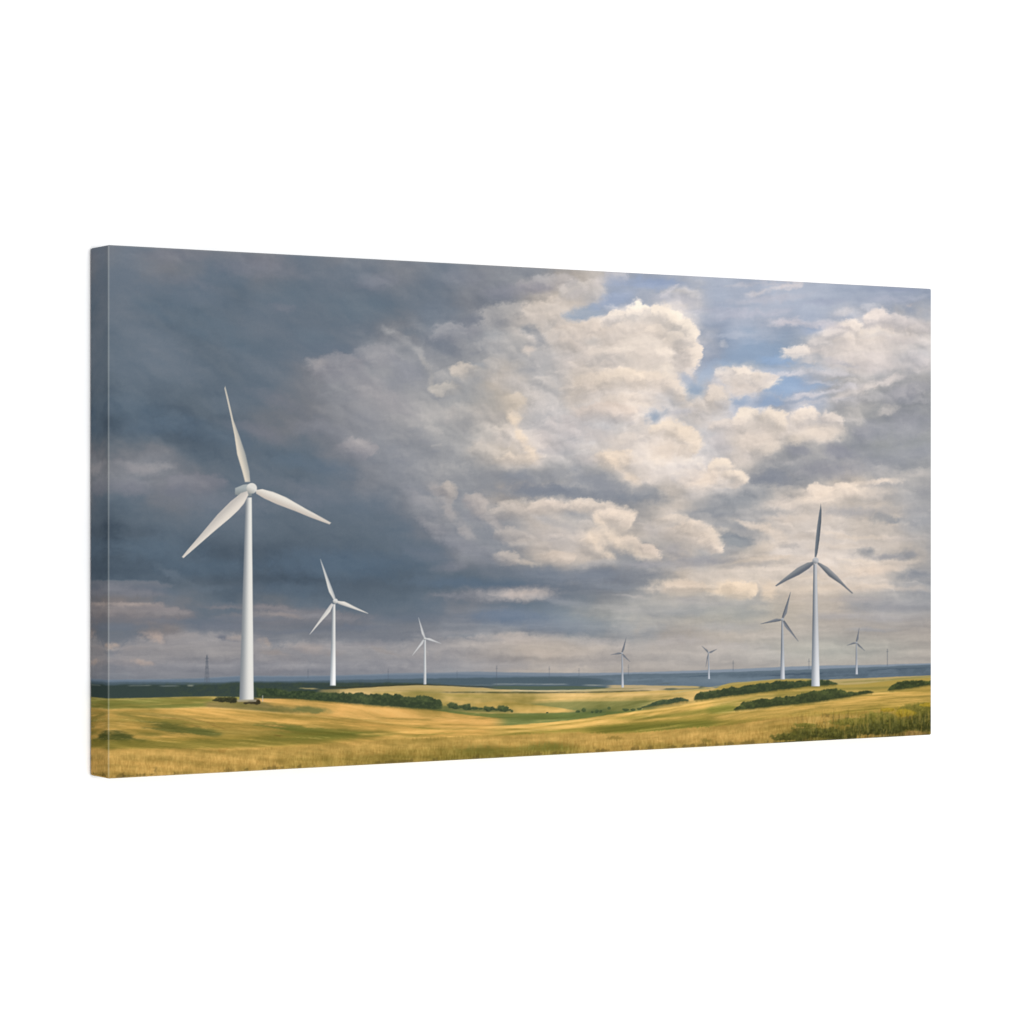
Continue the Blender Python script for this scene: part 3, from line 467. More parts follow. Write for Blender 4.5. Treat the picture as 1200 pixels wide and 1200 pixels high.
    line(TA([(-30, 285), (200, 288), (420, 280), (600, 274), (770, 271)]), .8, (168, 152, 92), .8)
    band(TA([(500, 280), (600, 275), (770, 272)]), TA([(500, 285), (600, 284), (770, 286)]), (172, 148, 80), 1, a=.8)
    band(TA([(-30, 292), (300, 300), (600, 302), (740, 300)]), TA([(-30, 332), (300, 332), (600, 328), (740, 325)]), (104, 110, 52), 2.5, a=.7)
    line(TA([(200, 322), (420, 316), (600, 306), (730, 300)]), .9, (160, 142, 72), .7); line(TA([(250, 312), (450, 306), (620, 296)]), .8, (142, 132, 66), .5)
    band(TA([(700, 300), (860, 290), (1000, 300), (1260, 300)]), TA([(700, 335), (860, 345), (1000, 360), (1260, 372)]), (124, 112, 66), 2, a=.9)
    band(TA([(930, 280), (1100, 284), (1260, 284)]), TA([(930, 296), (1100, 304), (1260, 308)]), (196, 154, 92), 1, a=.95)
    below([(300, 819), (345, 819.2), (383, 822), (427, 826), (470, 829.5), (505, 832), (540, 837), (600, 843)], (194, 154, 82), .8, .2, 1)
    oval(325, 832, 32, 7, (92, 96, 54), .8, 4); oval(362, 832, 26, 5, (98, 104, 58), .85, 3, .4); oval(305, 826, 22, 4, (120, 108, 62), .7, 10); oval(275, 826, 20, 3.5, (112, 106, 56), .7)
    below(g1 + [(416, 841), (470, 847), (530, 855), (600, 858)], (184, 148, 74), .9, .2, 1)
    line(g1 + [(380, 840), (416, 842.5), (470, 849), (520, 853)], 1.1, (208, 170, 96), .75)
    # right of that: slope towards the valley
    below([(440, 842), (520, 846), (560, 850), (600, 849)], (190, 152, 76), 2.5, .3, .6)
    below([(560, 852), (592, 850.5), (633, 847.5), (677, 843), (720, 836.7), (763, 831.3), (807, 824.8), (850, 817.6)], (198, 163, 84), .8, .2, 1)
    below([(810, 838.5), (840, 836.4), (883, 831), (927, 826.7), (970, 821.3), (1013, 814), (1057, 808.3), (1100, 801)], (184, 152, 76), .8, .2, 1)
    line(TC([(0, 488), (200, 470), (400, 445), (600, 418), (800, 392), (1000, 362), (1200, 330)]), 1.1, (152, 132, 58), .6)
    line(TC([(200, 462), (400, 438), (600, 408), (800, 382), (1000, 352), (1200, 318)]), .9, (214, 180, 100), .7)
    line(TC([(0, 500), (200, 484), (400, 462), (560, 448)]), .9, (214, 180, 98), .7)
    below(TC([(-300, 540), (-100, 522), (0, 508), (300, 484), (600, 455), (900, 430), (1200, 388)]), (134, 124, 52), 1.6, .3, .85)
    band(TC([(600, 418), (900, 398), (1250, 340)]), TC([(600, 432), (900, 420), (1250, 375)]), (124, 122, 50), 2, a=.65, ends=15)
    line(TC([(700, 440), (1000, 420), (1200, 395)]), 1.6, (182, 154, 74), .7)
    band(TC([(500, 470), (900, 445), (1200, 430)]), TC([(500, 500), (900, 492), (1200, 468)]), (104, 106, 42), 2.5, a=.8, ends=25)
    # strips right
    line(TD([(0, 375), (150, 355), (300, 333), (440, 318)]), 1.6, (196, 162, 84), .8); line(TD([(0, 400), (80, 385), (200, 360)]), 1.5, (132, 126, 54), .6)
    band(TD([(-50, 410), (60, 400), (110, 405)]), TD([(-50, 445), (60, 440), (110, 428)]), (118, 120, 50), 2, a=.8)
    line(TD([(0, 462), (300, 438), (600, 402), (900, 350), (1180, 305)]), 1.6, (196, 160, 84), .6)
    line(TD([(0, 440), (200, 425), (400, 402), (600, 379), (800, 346), (1000, 320), (1170, 294)]), .8, (204, 176, 100), .6)
    below(TD([(-60, 492), (100, 478), (300, 468), (500, 440), (700, 425), (850, 400), (1000, 395), (1200, 370)]), (140, 124, 52), 4, .5, .75)
    # left slope modelling
    oval(195, 846, 80, 6, (124, 118, 54), .7, 3); oval(260, 858, 90, 6, (128, 118, 54), .6, 2); oval(185, 838, 50, 3.5, (116, 110, 54), .6, 6); oval(150, 838, 30, 4, (118, 112, 52), .7, 10); oval(200, 853, 42, 8, (84, 88, 42), .95, 8, .4); oval(238, 858, 30, 6, (86, 92, 44), .9, 10, .4); oval(330, 852, 44, 5, (98, 102, 46), .85, 5, .4); oval(370, 858, 75, 7, (100, 104, 44), .85, 1, .4)
    for k, (x, y, L, an) in enumerate([(175, 840, 55, 6), (215, 838, 60, 10), (250, 842, 60, 12), (300, 846, 60, 9), (270, 850, 50, 12), (180, 848, 30, 4), (340, 846, 50, 5), (225, 846, 40, 14)]):
        oval(x, y, L * .6, 1.5, (196, 158, 80) if k % 2 == 0 else (202, 166, 88), .5, an)
    for (x, y, L, an) in [(205, 842, 50, 10), (240, 846, 50, 13), (255, 852, 30, 16), (225, 850, 30, 10), (320, 850, 40, 6)]:
        oval(x, y, L * .5, 1.1, (132, 104, 50), .6, an)
    oval(128, 850, 14, 3, (176, 146, 74), .8, 0); oval(140, 848, 10, 2.5, (182, 150, 80), .6, 20)
    oval(140, 864, 22, 9, (62, 70, 34), .95, 5, .45); oval(165, 868, 14, 4, (78, 82, 38), .8); oval(118, 862, 16, 9, (76, 76, 34), .8); oval(175, 860, 24, 3, (100, 100, 44), .6)
    band([(100, 868), (200, 866), (300, 862), (345, 859), (420, 857), (470, 858)], [(100, 878), (200, 878), (300, 876), (345, 873.5), (420, 866), (470, 860)], (112, 108, 44), 3, a=.75, ends=10)
    oval(220, 866, 60, 3, (150, 126, 54), .6); oval(290, 863, 50, 3.5, (150, 128, 56), .6); oval(400, 862, 60, 4, (98, 102, 42), .7, -3); oval(325, 862, 8, 1.4, (110, 88, 40), .7); oval(350, 866, 60, 3, (106, 106, 44), .6, -2)
    line([(420, 861), (480, 858), (530, 855), (600, 851), (640, 848)], 1.4, (206, 168, 88), .7); line([(430, 867), (500, 864.5), (560, 862), (600, 858.5)], 1.1, (204, 166, 86), .6); oval(500, 861, 40, 1.8, (134, 124, 54), .6, -4); oval(500, 853.5, 22, 1.4, (128, 120, 50), .6, 2)
    oval(430, 849, 60, 3, (176, 138, 68), .5, 5); oval(400, 842, 40, 1.5, (160, 124, 60), .5, 8)
    # foreground grass
    fg = [(100, 878.5), (200, 878), (300, 877), (345, 875), (420, 869), (470, 866), (530, 863.5), (600, 861), (660, 858), (720, 859), (763, 857), (807, 853), (850, 850), (900, 842), (960, 838), (1010, 834), (1100, 824)]
    c = curve(fg)[None, :] + grass * 1.6
    m = sstep(-1.6, 2.2, YY - c)
    gold = np.array((182, 147, 76), np.float32); olive = np.array((128, 116, 50), np.float32)
    k = np.clip(.35 + .7 * fbm(XX, YY, 60, 14, 401, 3, .6) + .9 * sstep(440, 560, XX) * sstep(0, 12, YY - 874 + (XX - 400) * .022) - .8 * sstep(0, 1, XX - 640) * sstep(640, 700, XX) * (1 - sstep(850, 950, XX)) * .8, 0, 1)
    k = k * sstep(150, 420, XX + 200 * (k > .8))
    mix(img, m, gold * (1 - k[..., None] * .75) + olive * k[..., None] * .75)
    mix(img, m * .55 * sstep(-2, 8, YY - c) * (1 - sstep(8, 16, YY - c)), (196, 160, 86))
    # olive patches in the foreground
    def gpatch(cx, cy, rx, ry, col, a):
        dx = (XX - cx + clump * 8) / rx; dy = (YY - cy + grass * 2.5) / ry
        mix(img, a * (1 - sstep(.2, 1.1, np.sqrt(dx * dx + dy * dy))) * np.clip(.8 + grass * .6, 0, 1), col)
    gpatch(570, 880, 60, 9, (98, 96, 40), .8); gpatch(640, 876, 40, 8, (96, 100, 42), .75); gpatch(605, 872, 30, 4, (180, 146, 74), .5); gpatch(450, 888, 50, 6, (140, 122, 58), .5)
    gpatch(722, 865, 12, 3, (110, 96, 40), .7); gpatch(780, 852, 16, 3.5, (92, 90, 38), .6); gpatch(740, 880, 70, 5, (164, 132, 64), .6); gpatch(828, 868, 12, 4, (104, 96, 40), .7); gpatch(690, 888, 60, 4, (120, 108, 48), .6)
    gpatch(880, 860, 60, 10, (196, 158, 82), .5); gpatch(965, 862, 50, 10, (84, 82, 34), .9); gpatch(940, 862, 22, 8, (62, 68, 28), .8); gpatch(1000, 852, 40, 8, (92, 90, 36), .8); gpatch(1050, 850, 60, 16, (72, 74, 30), .9); gpatch(1025, 852, 30, 10, (52, 58, 28), .8)
    gpatch(1080, 845, 24, 14, (50, 52, 26), .85); gpatch(1040, 858, 30, 6, (42, 46, 24), .8); gpatch(1062, 832, 16, 5, (168, 142, 40), .85); gpatch(1045, 842, 14, 4, (150, 130, 44), .6); gpatch(1082, 828, 16, 5, (104, 100, 36), .7); gpatch(968, 838, 5, 4, (96, 80, 38), .7); gpatch(1000, 836, 40, 4, (150, 130, 52), .6)
    gpatch(1068, 860, 10, 5, (128, 98, 50), .75); gpatch(990, 846, 30, 4, (118, 108, 44), .6); gpatch(920, 850, 26, 5, (170, 138, 66), .5)
    # blades of grass, tufts along the lower border
    dist = YY - c
    img += (grass * 21 * m * (.5 + .5 * sstep(0, 20, dist)))[..., None] * np.array((1, .95, .7), np.float32)
    tuft = fbm(XX, YY, 8, 14, 431, 3, .6)
    yb = 912.5 - (XX - 126) * .0535
    img *= 1 - (m * (broad * .12 + clump * .12))[..., None] * np.array((1, .9, 1.2), np.float32)
    mix(img, m * sstep(.15, .5, tuft + .45 * sstep(-7, 0, YY - yb) - .15) * .55 * sstep(-9, -1, YY - yb), (84, 72, 36))
    gpatch(179, 903, 5, 6, (96, 84, 44), .5); gpatch(147, 908, 3, 5, (76, 64, 34), .7); gpatch(113, 906, 3, 4, (60, 52, 26), .7); gpatch(330, 892, 8, 5, (120, 102, 48), .6); gpatch(260, 880, 4, 5, (150, 112, 50), .5)
    # soft ploughed streaks over all fields
    land = (label == lab('fields')) | (m > .5)
    label[m > .5] = lab('fields')
    img += ((streak * 7 + fine * 5) * land * (YY > 804) * (1 - .5 * m))[..., None] * np.array((1, .95, .7), np.float32)

    fm = ((label == lab('fields')) * (1 - m * .8) * sstep(804, 812, YY)).astype(np.float32)
    g = (fm * (broad * .16 + np.clip(streak, -.6, .6) * .30 + fine * .07 - .03))[..., None]
    img += (fm * 4)[..., None]
    img *= 1 - g * np.array((1, .85, 1.15), np.float32)
    mix(img, fm * np.clip(broad * .9 - .1, 0, .3), (128, 118, 54)); mix(img, fm * np.clip(-streak * 1.1 - .35, 0, .25), (216, 182, 110))
    # leafy growth at the near right corner
    for (x, y, rx, ry, k) in [(1000, 846, 26, 5, 1), (960, 858, 34, 7, 0), (1030, 842, 22, 8, 1), (1078, 832, 26, 9, 1), (925, 864, 22, 5, 0), (1050, 850, 26, 9, 0), (1085, 848, 18, 12, 0), (1020, 856, 34, 7, 0), (985, 862, 26, 5, 0), (1060, 836, 14, 5, 2), (1040, 832, 9, 3, 2), (1088, 826, 10, 3, 2), (945, 850, 16, 3, 1), (1072, 860, 12, 4, 3)]:
        bush(x, y, rx, ry, 'fields', [(54, 58, 28), (86, 86, 36), (140, 120, 38), (104, 82, 44)][k], [(112, 110, 50), (142, 134, 60), (196, 168, 54), (170, 138, 80)][k])
    img += (grass * 13 * sstep(900, 960, XX) * sstep(830, 838, YY))[..., None]
    # taller stems standing among it, and a calmer overall colour for the land
    stem = fbm(XX + 1.5 * clump, YY, 2.2, 12, 461, 3, .7)
    cr = sstep(900, 980, XX) * sstep(826, 838, YY)
    mix(img, cr * np.clip(stem * 1.2 - .1, 0, .4), (158, 138, 70)); mix(img, cr * np.clip(-stem * 1.2 - .25, 0, .3), (62, 64, 30))
    ll = img.mean(-1, keepdims=True); gnd = (YY > 812).astype(np.float32)[..., None] * (label == lab('fields'))[..., None]
    img += ((ll - img) * .04 + np.array((4, 2, 0), np.float32)) * gnd
    # -- hedges and woods --
    hedge(TB([(-190, 205), (-60, 214), (0, 222), (100, 220), (250, 230), (400, 235), (550, 240), (650, 248), (780, 258), (815, 275), (830, 305)]), TB([(-190, 262), (-60, 262), (0, 268), (200, 285), (400, 303), (600, 318), (800, 328), (830, 326)]), 'hedgerow')
    band([(515, 827), (540, 828), (570, 829.5), (600, 831)], [(515, 833), (540, 833.5), (570, 834.5), (600, 835)], (86, 98, 60), 1.6, a=.75, ends=8)
    for (x, y, rx, ry) in [(975, 326, 30, 7), (1110, 330, 30, 6), (1175, 332, 26, 5), (880, 308, 34, 20), (950, 314, 28, 17), (1002, 322, 20, 10), (1072, 325, 32, 17), (1150, 322, 32, 18), (1030, 326, 12, 6), (910, 318, 30, 10)]:
        (cx, cy), = TB([(x, y)]); bush(cx, cy, rx / 4.615, ry / 4.615, 'hedgerow')
    for (x, y, rx, ry) in [(8, 372, 18, 17), (45, 386, 10, 8), (435, 380, 14, 13), (402, 388, 12, 8), (505, 384, 12, 11), (480, 388, 10, 7), (525, 386, 8, 9), (572, 370, 10, 9), (236, 394, 8, 5), (660, 378, 18, 9), (700, 378, 16, 8), (735, 372, 14, 8)]:
        (cx, cy), = TC([(x, y)]); bush(cx, cy, rx / 4.615, ry / 4.615, 'shrub.%03d' % x, (58, 72, 50), (92, 106, 66))
    hedge(TC([(740, 362), (790, 342), (850, 322), (920, 312), (985, 315), (1010, 330)]), TC([(740, 372), (790, 362), (850, 352), (920, 342), (985, 332), (1010, 334)]), 'hedgerow.004', (52, 66, 48), (84, 98, 60), 1.4, .1)
    hedge([(812, 818), (818, 811), (830, 807.5), (842, 806), (872, 801.6), (905, 797.6), (935, 796.5), (975, 798), (983, 801)], [(812, 821), (830, 819), (850, 816), (883, 812.6), (927, 807), (948, 804.3), (983, 802.5)], 'hedgerow.001', (50, 62, 46), (80, 92, 58), 1.2)
    hedge(TD([(85, 425), (105, 405), (135, 378), (200, 364), (320, 352), (400, 340), (500, 318), (620, 306), (690, 312), (750, 322), (815, 318), (855, 330)]), TD([(85, 428), (105, 424), (200, 418), (300, 406), (500, 386), (700, 356), (815, 336), (855, 332)]), 'hedgerow.002', (52, 62, 42), (86, 96, 56), 1.2)
    hedge(TD([(918, 316), (935, 295), (970, 276), (1050, 260), (1120, 262), (1190, 262)]), TD([(918, 320), (935, 319), (1050, 306), (1120, 294), (1190, 285)]), 'hedgerow.003', (50, 60, 40), (86, 96, 54), 1)
    # scrub round the foot of the big turbine
    for (x, y, rx, ry) in [(790, 288, 34, 18), (840, 292, 40, 20), (760, 292, 22, 8), (868, 290, 16, 14)]:
        (cx, cy), = TA([(x, y)]); bush(cx, cy, rx / 4.8, ry / 4.8, 'bush', (44, 46, 36), (72, 74, 48))
    for (x, y, rx, ry) in [(970, 296, 34, 18), (990, 304, 22, 14), (930, 306, 18, 7)]:
        (cx, cy), = TA([(x, y)]); bush(cx, cy, rx / 4.8, ry / 4.8, 'bush.001', (52, 48, 36), (86, 76, 50))

# ---------------------------------------------------------------- turbines
def poly_mask(pts, grow=0.0):
    """soft signed-distance mask of a polygon in picture units"""
    P = np.array(pts, np.float32)
    i0 = max(int((P[:, 0].min() - 3 - X0) * S), 0); i1 = min(int((P[:, 0].max() + 3 - X0) * S), NX)
    j0 = max(int((P[:, 1].min() - 3 - Y0) * S), 0); j1 = min(int((P[:, 1].max() + 3 - Y0) * S), NY)
    s = (slice(j0, j1), slice(i0, i1)); x = XX[s]; y = YY[s]
    d = np.full(x.shape, 1e9, np.float32); ins = np.zeros(x.shape, bool)
    for k in range(len(P)):
        ax, ay = P[k]; bx, by = P[(k + 1) % len(P)]
        ex, ey = bx - ax, by - ay
        t = np.clip(((x - ax) * ex + (y - ay) * ey) / (ex * ex + ey * ey + 1e-9), 0, 1)
        d = np.minimum(d, np.hypot(x - ax - t * ex, y - ay - t * ey))
        if ay != by:
            cr = ((ay > y) != (by > y)) & (x < (bx - ax) * (y - ay) / (by - ay) + ax)
            ins ^= cr
    sd = np.where(ins, d, -d) + grow
    return s, np.clip(sd / .9 + .5, 0, 1)

def blade_poly(root, tip, wmax, side=1, wr=None):
    (x0, y0), (x1, y1) = root, tip
    L = math.hypot(x1 - x0, y1 - y0); ux, uy = (x1 - x0) / L, (y1 - y0) / L; nx, ny = -uy * side, ux * side
    prof = [(0, .30, -.30), (.08, .45, -.36), (.2, .72, -.34), (.32, .66, -.30), (.5, .46, -.24), (.7, .30, -.17), (.88, .17, -.10), (1, .06, -.05)]
    a = [(x0 + ux * L * t + nx * wmax * p, y0 + uy * L * t + ny * wmax * p) for t, p, q in prof]
    b = [(x0 + ux * L * t + nx * wmax * q, y0 + uy * L * t + ny * wmax * q) for t, p, q in prof]
    return a + b[::-1]

TURB = []     # (name, list of part labels)
def turbine(img, label, name, tower, blades, hub, hr, lt, dk, blade_cols, nacelle=None, a=1.0, back=None):
    yt, xl0, xr0, yb, xl1, xr1 = tower
    def put(pts, part, colf, al=1.0, grow=0):
        s, m = poly_mask(pts, grow)
        col = colf(XX[s], YY[s]) if callable(colf) else np.array(colf, np.float32)
        mix(img[s], m * a * al, col)
        l = label[s]; l[m > .5] = lab(name + '/' + part); label[s] = l
    def tcol(x, y):
        t = (y - yt) / (yb - yt); l = xl0 + (xl1 - xl0) * t; r = xr0 + (xr1 - xr0) * t
        u = np.clip((x - l) / (r - l), 0, 1)
        k = (sstep(-.05, .75, u) * (1 - .12 * sstep(.85, 1, u)))[..., None]
        base = np.array(dk, np.float32) * (1 - k) + np.array(lt, np.float32) * k
        if (xr1 - xl1) < 12 and dk[0] < 130:      # distant towers brighten towards their foot
            base = base + (np.clip(t - .45, 0, 1) * 70)[..., None]
        return base
    if nacelle: put(nacelle, 'nacelle', lambda x, y: np.array((158, 165, 166), np.float32) - (np.clip((y - 574) / 8, -.3, 1) * 34)[..., None]); 
    put([(xl0, yt), (xr0, yt), (xr1, yb), (xl1, yb)], 'tower', tcol)
    for k, (bp, bc) in enumerate(zip(blades, blade_cols)):
        P = np.array(bp); cx, cy = hub
        def bcol(x, y, P=P, bc=bc):
            tip = P[np.argmax(np.hypot(P[:, 0] - cx, P[:, 1] - cy))]
            L = math.hypot(*(tip - (cx, cy))); ux, uy = (tip - (cx, cy)) / L
            v = ((x - cx) * -uy + (y - cy) * ux)
            g = np.clip(.5 + v / max(L * .06, 1.2), 0, 1)[..., None]
            return np.array(bc[0], np.float32) * (1 - g) + np.array(bc[1], np.float32) * g
        put(bp, 'blade%d' % k, bcol, grow=-.22 if hr > 3 else -.05)
    th = np.linspace(0, 2 * math.pi, 20, endpoint=False)
    put([(hub[0] + hr * math.cos(t), hub[1] + hr * math.sin(t)) for t in th], 'hub', lambda x, y: np.array(lt, np.float32) * .96 - (np.clip(((y - hub[1]) * .8 - (x - hub[0]) * .45) / hr + .1, 0, 1) * 62)[..., None] * np.array((1, .95, .92), np.float32))
    TURB.append(name)

def paint_turbines(img, label):
    def q(pts, ox, oy, k): return [(ox + x / k, oy + y / k) for x, y in pts]
    # pylons, drawn as lattice strokes
    def stroke(x0, y0, x1, y1, w, col, a, name):
        dx, dy = x1 - x0, y1 - y0; L = math.hypot(dx, dy); nx, ny = -dy / L * w / 2, dx / L * w / 2
        s, m = poly_mask([(x0 + nx, y0 + ny), (x1 + nx, y1 + ny), (x1 - nx, y1 - ny), (x0 - nx, y0 - ny)], .1)
        mix(img[s], m * a, col); l = label[s]; l[m > .35] = lab(name); label[s] = l
    c = (96, 102, 112)
    for sgn in (-1, 1): stroke(242.5 + sgn * .5, 769, 242.5 + sgn * 2.6, 800, .8, c, .55, 'pylon')
    stroke(242.5, 767.5, 242.5, 800, .9, c, .7, 'pylon'); stroke(240.6, 771.5, 244.4, 771.5, .7, c, .7, 'pylon'); stroke(240.8, 775.5, 244.2, 775.5, .7, c, .7, 'pylon')
    for y in (781, 787, 793): stroke(241, y, 244.4, y + 3, .6, c, .5, 'pylon'); stroke(244, y, 240.8, y + 3, .6, c, .5, 'pylon')
    i = 0
    for (x, y0, y1, a) in [(582, 780.5, 806, .45), (643.7, 781, 799, .35), (361, 784, 795, .35), (455, 784, 797, .4), (678.5, 783, 792, .3), (736.5, 779, 792, .35), (859.2, 774, 786, .4), (948, 772, 784, .4), (1039.9, 760.5, 780, .5), (535.6, 786, 796, .25)]:
        i += 1; n = 'pylon.%03d' % i; a *= .75
        stroke(x, y0, x, y1, 1.0, (84, 92, 104), a, n); stroke(x - 1.2, y0 + 3, x + 1.2, y0 + 3, .6, (84, 92, 104), a * .8, n)
        if a > .4: stroke(x - .3, y0 + 4, x - 1.6, y1, .6, (92, 100, 112), a * .8, n); stroke(x + .3, y0 + 4, x + 1.6, y1, .6, (92, 100, 112), a * .8, n)
    # little masts by the first tower
    stroke(307.8, 815, 307.8, 822, 1, (186, 184, 172), .7, 'marker_post')
    w1 = ((158, 160, 160), (228, 220, 206))
    O = (95, 540, 4)
    bA = q([(676, 688), (690, 740), (715, 850), (745, 930), (772, 1010), (790, 1090), (794, 1140), (768, 1140), (755, 1090), (731, 1010), (718, 920), (700, 830), (671, 700)], 95, 280, 4)
    bB = q([(472, 450), (500, 415), (560, 345), (640, 250), (700, 190), (750, 150), (780, 140), (785, 160), (765, 200), (738, 232), (700, 268), (620, 335), (540, 405), (480, 457)], *O)
    bC = q([(818, 136), (850, 132), (900, 145), (960, 170), (1050, 222), (1120, 260), (1173, 290), (1165, 299), (1080, 268), (1000, 235), (920, 205), (860, 178), (820, 154)], *O)
    turbine(img, label, 'wind_turbine', (583, 288, 295, 820.5, 280.5, 297.3), [bA, bB, bC], (295, 572.3), 6.2, (232, 230, 224), (128, 134, 140),
            [((150, 154, 154), (222, 212, 196))[::-1], ((226, 218, 208), (196, 190, 184)), ((232, 226, 216), (204, 194, 184))], nacelle=q([(722, 128), (760, 112), (800, 108), (800, 165), (760, 168), (722, 158)], *O))
    # concrete footing
    s, m = poly_mask([(277, 820), (301, 819.5), (300, 822.2), (279, 822.6)]); mix(img[s], m * .8, (168, 160, 140))
    turbine(img, label, 'wind_turbine.001', (708, 389.3, 392.9, 803.3, 386.8, 393.4), [blade_poly((392, 702), (375.4, 655), 4.6, -1), blade_poly((389.7, 707.6), (363, 743.3), 4.6, -1), blade_poly((395.3, 705.3), (431.4, 719), 4.6, -1)],
            (393, 704.4), 2.9, (226, 225, 222), (126, 134, 142), [((222, 220, 214), (176, 180, 184)), ((224, 220, 214), (198, 196, 194)), ((228, 224, 216), (196, 192, 188))])
    turbine(img, label, 'wind_turbine.002', (750, 497, 499, 802, 496.3, 499.6), [blade_poly((497.6, 747), (490.4, 723.6), 2.6, -1), blade_poly((496.6, 749.6), (483, 768.2), 2.6, -1), blade_poly((499.3, 748.3), (517.2, 754.3), 2.5, -1)],
            (498, 748.3), 1.5, (216, 217, 216), (150, 156, 164), [((208, 208, 208), (190, 192, 194))] * 3)
    db = [((98, 104, 114), (124, 128, 136))]
    turbine(img, label, 'wind_turbine.003', (767, 728.4, 729.8, 805.6, 728.2, 731), [blade_poly((729, 764.5), (733.9, 746.8), 2.3), blade_poly((728, 765.6), (715.5, 767.3), 2.1), blade_poly((729.6, 766.6), (738.6, 775.8), 2.1)],
            (728.9, 765.6), 1.2, (176, 180, 187), (120, 126, 136), db * 3)
    turbine(img, label, 'wind_turbine.004', (767, 829.8, 830.9, 795.6, 829.7, 831.9), [blade_poly((829.8, 764.4), (822.4, 757), 2.1), blade_poly((831, 764.8), (840.2, 760.6), 2.1), blade_poly((830, 766.5), (827, 782), 1.3)],
            (830.3, 765), 1.1, (172, 177, 185), (116, 122, 132), db * 3)
    turbine(img, label, 'wind_turbine.005', (728, 915.8, 917.8, 796, 914.4, 919.8), [blade_poly((917.3, 724.3), (926.4, 694), 3.9), blade_poly((915.2, 726.3), (891.3, 731.2), 3.5), blade_poly((918, 727.5), (935.6, 751.6), 3.7)],
            (916.8, 726), 1.9, (178, 181, 186), (92, 100, 112), [((92, 98, 108), (126, 130, 138))] * 3)
    Q = (820, 570, 4.286)
    a_ = q([(608, 86), (613, 120), (611, 180), (602, 270), (592, 335), (586, 356), (576, 356), (577, 320), (582, 260), (590, 190), (600, 125)], *Q)
    b_ = q([(572, 376), (540, 382), (490, 408), (430, 455), (377, 499), (385, 503), (440, 473), (500, 445), (548, 414), (574, 390)], *Q)
    c_ = q([(590, 378), (610, 386), (642, 404), (692, 450), (740, 505), (772, 536), (765, 540), (708, 492), (648, 452), (608, 408), (590, 390)], *Q)
    turbine(img, label, 'wind_turbine.006', (661, 953.2, 957.2, 804.2, 950.8, 960.7), [a_, b_, c_], (955.7, 656.9), 3.7, (196, 197, 200), (98, 106, 116),
            [((120, 128, 136), (86, 94, 104)), ((100, 106, 116), (134, 138, 142)), ((146, 148, 152), (98, 104, 112))])
    turbine(img, label, 'wind_turbine.007', (755, 1003, 1004.3, 790.2, 1002.4, 1005.2), [blade_poly((1003.8, 752), (1006.8, 736), 2.4), blade_poly((1002.6, 753.4), (992.4, 756.3), 2.1), blade_poly((1004.6, 754.2), (1013.4, 762.6), 2.2)],
            (1003.6, 753.2), 1.3, (170, 174, 181), (106, 112, 122), db * 3)

def paint():
    img = paint_sky().astype(np.float32)
    label = np.zeros((NY, NX), np.int32); lab('sky')
    paint_land(img, label)
    paint_turbines(img, label)
    img += (img - blur(img, .9)) * .45
    # printed canvas: faint ink grain
    g = np.random.RandomState(9).randn(NY, NX).astype(np.float32)
    img += (g * 1.1)[..., None]
    return np.clip(img, 0, 255), label

# =====================================================================
#  GEOMETRY
# =====================================================================
#--GEOM--
K = 0.61                      # height of the canvas in metres (24 x 48 inch print)
W_, H_, T_ = 2.0, 1.0, .083   # canvas in units of its height
RB = .0036                    # rounded fold
F_PX, CY_ = 3363.0, 599.75
CAMX, CAMY, CAMZ = -2.2045, -4.9588, .5
CT, ST = .8483, .5296         # camera heading

def to_picture(u, v):
    """canvas plane (u along the width, v up) -> picture units the artwork was drawn in"""
    dx = u - CAMX; dy = -CAMY
    X = dx * CT - dy * ST; D = dx * ST + dy * CT
    return 600 + F_PX * X / D, CY_ - F_PX * (v - CAMZ) / D

def lin(c):
    c = c / 255.0
    return np.where(c <= .04045, c / 12.92, ((c + .055) / 1.055) ** 2.4)

def sample(img, u, v):
    px, py = to_picture(u, v)
    fx = np.clip((px - X0) * S - .5, 0, NX - 1.001); fy = np.clip((py - Y0) * S - .5, 0, NY - 1.001)
    i = fx.astype(int); j = fy.astype(int); a = (fx - i)[..., None]; b = (fy - j)[..., None]
    return (img[j, i] * (1 - a) + img[j, i + 1] * a) * (1 - b) + (img[j + 1, i] * (1 - a) + img[j + 1, i + 1] * a) * b

def sample_label(lb, u, v):
    px, py = to_picture(u, v)
    return lb[np.clip(((py - Y0) * S).astype(int), 0, NY - 1), np.clip(((px - X0) * S).astype(int), 0, NX - 1)]

def make_mesh(name, co, faces, cols, mat, parent=None, smooth=False):
    me = bpy.data.meshes.new(name)
    nv, nf = len(co), len(faces)
    me.vertices.add(nv); me.vertices.foreach_set('co', np.ascontiguousarray(co, np.float32).ravel())
    k = faces.shape[1]
    me.loops.add(nf * k); me.loops.foreach_set('vertex_index', np.ascontiguousarray(faces, np.int32).ravel())
    me.polygons.add(nf); me.polygons.foreach_set('loop_start', np.arange(0, nf * k, k, dtype=np.int32))
    me.polygons.foreach_set('loop_total', np.full(nf, k, np.int32))
    me.polygons.foreach_set('use_smooth', np.full(nf, smooth, bool))
    me.update(calc_edges=True)
    if cols is not None:
        at = me.color_attributes.new('ink', 'FLOAT_COLOR', 'POINT')
        at.data.foreach_set('color', np.concatenate([cols, np.ones((nv, 1))], 1).astype(np.float32).ravel())
    me.materials.append(mat)
    o = bpy.data.objects.new(name, me); bpy.context.scene.collection.objects.link(o)
    if parent is not None: o.parent = parent
    return o

EXPO = 1.30        # how much light falls on the front; the ink is that much darker than the photo's tones

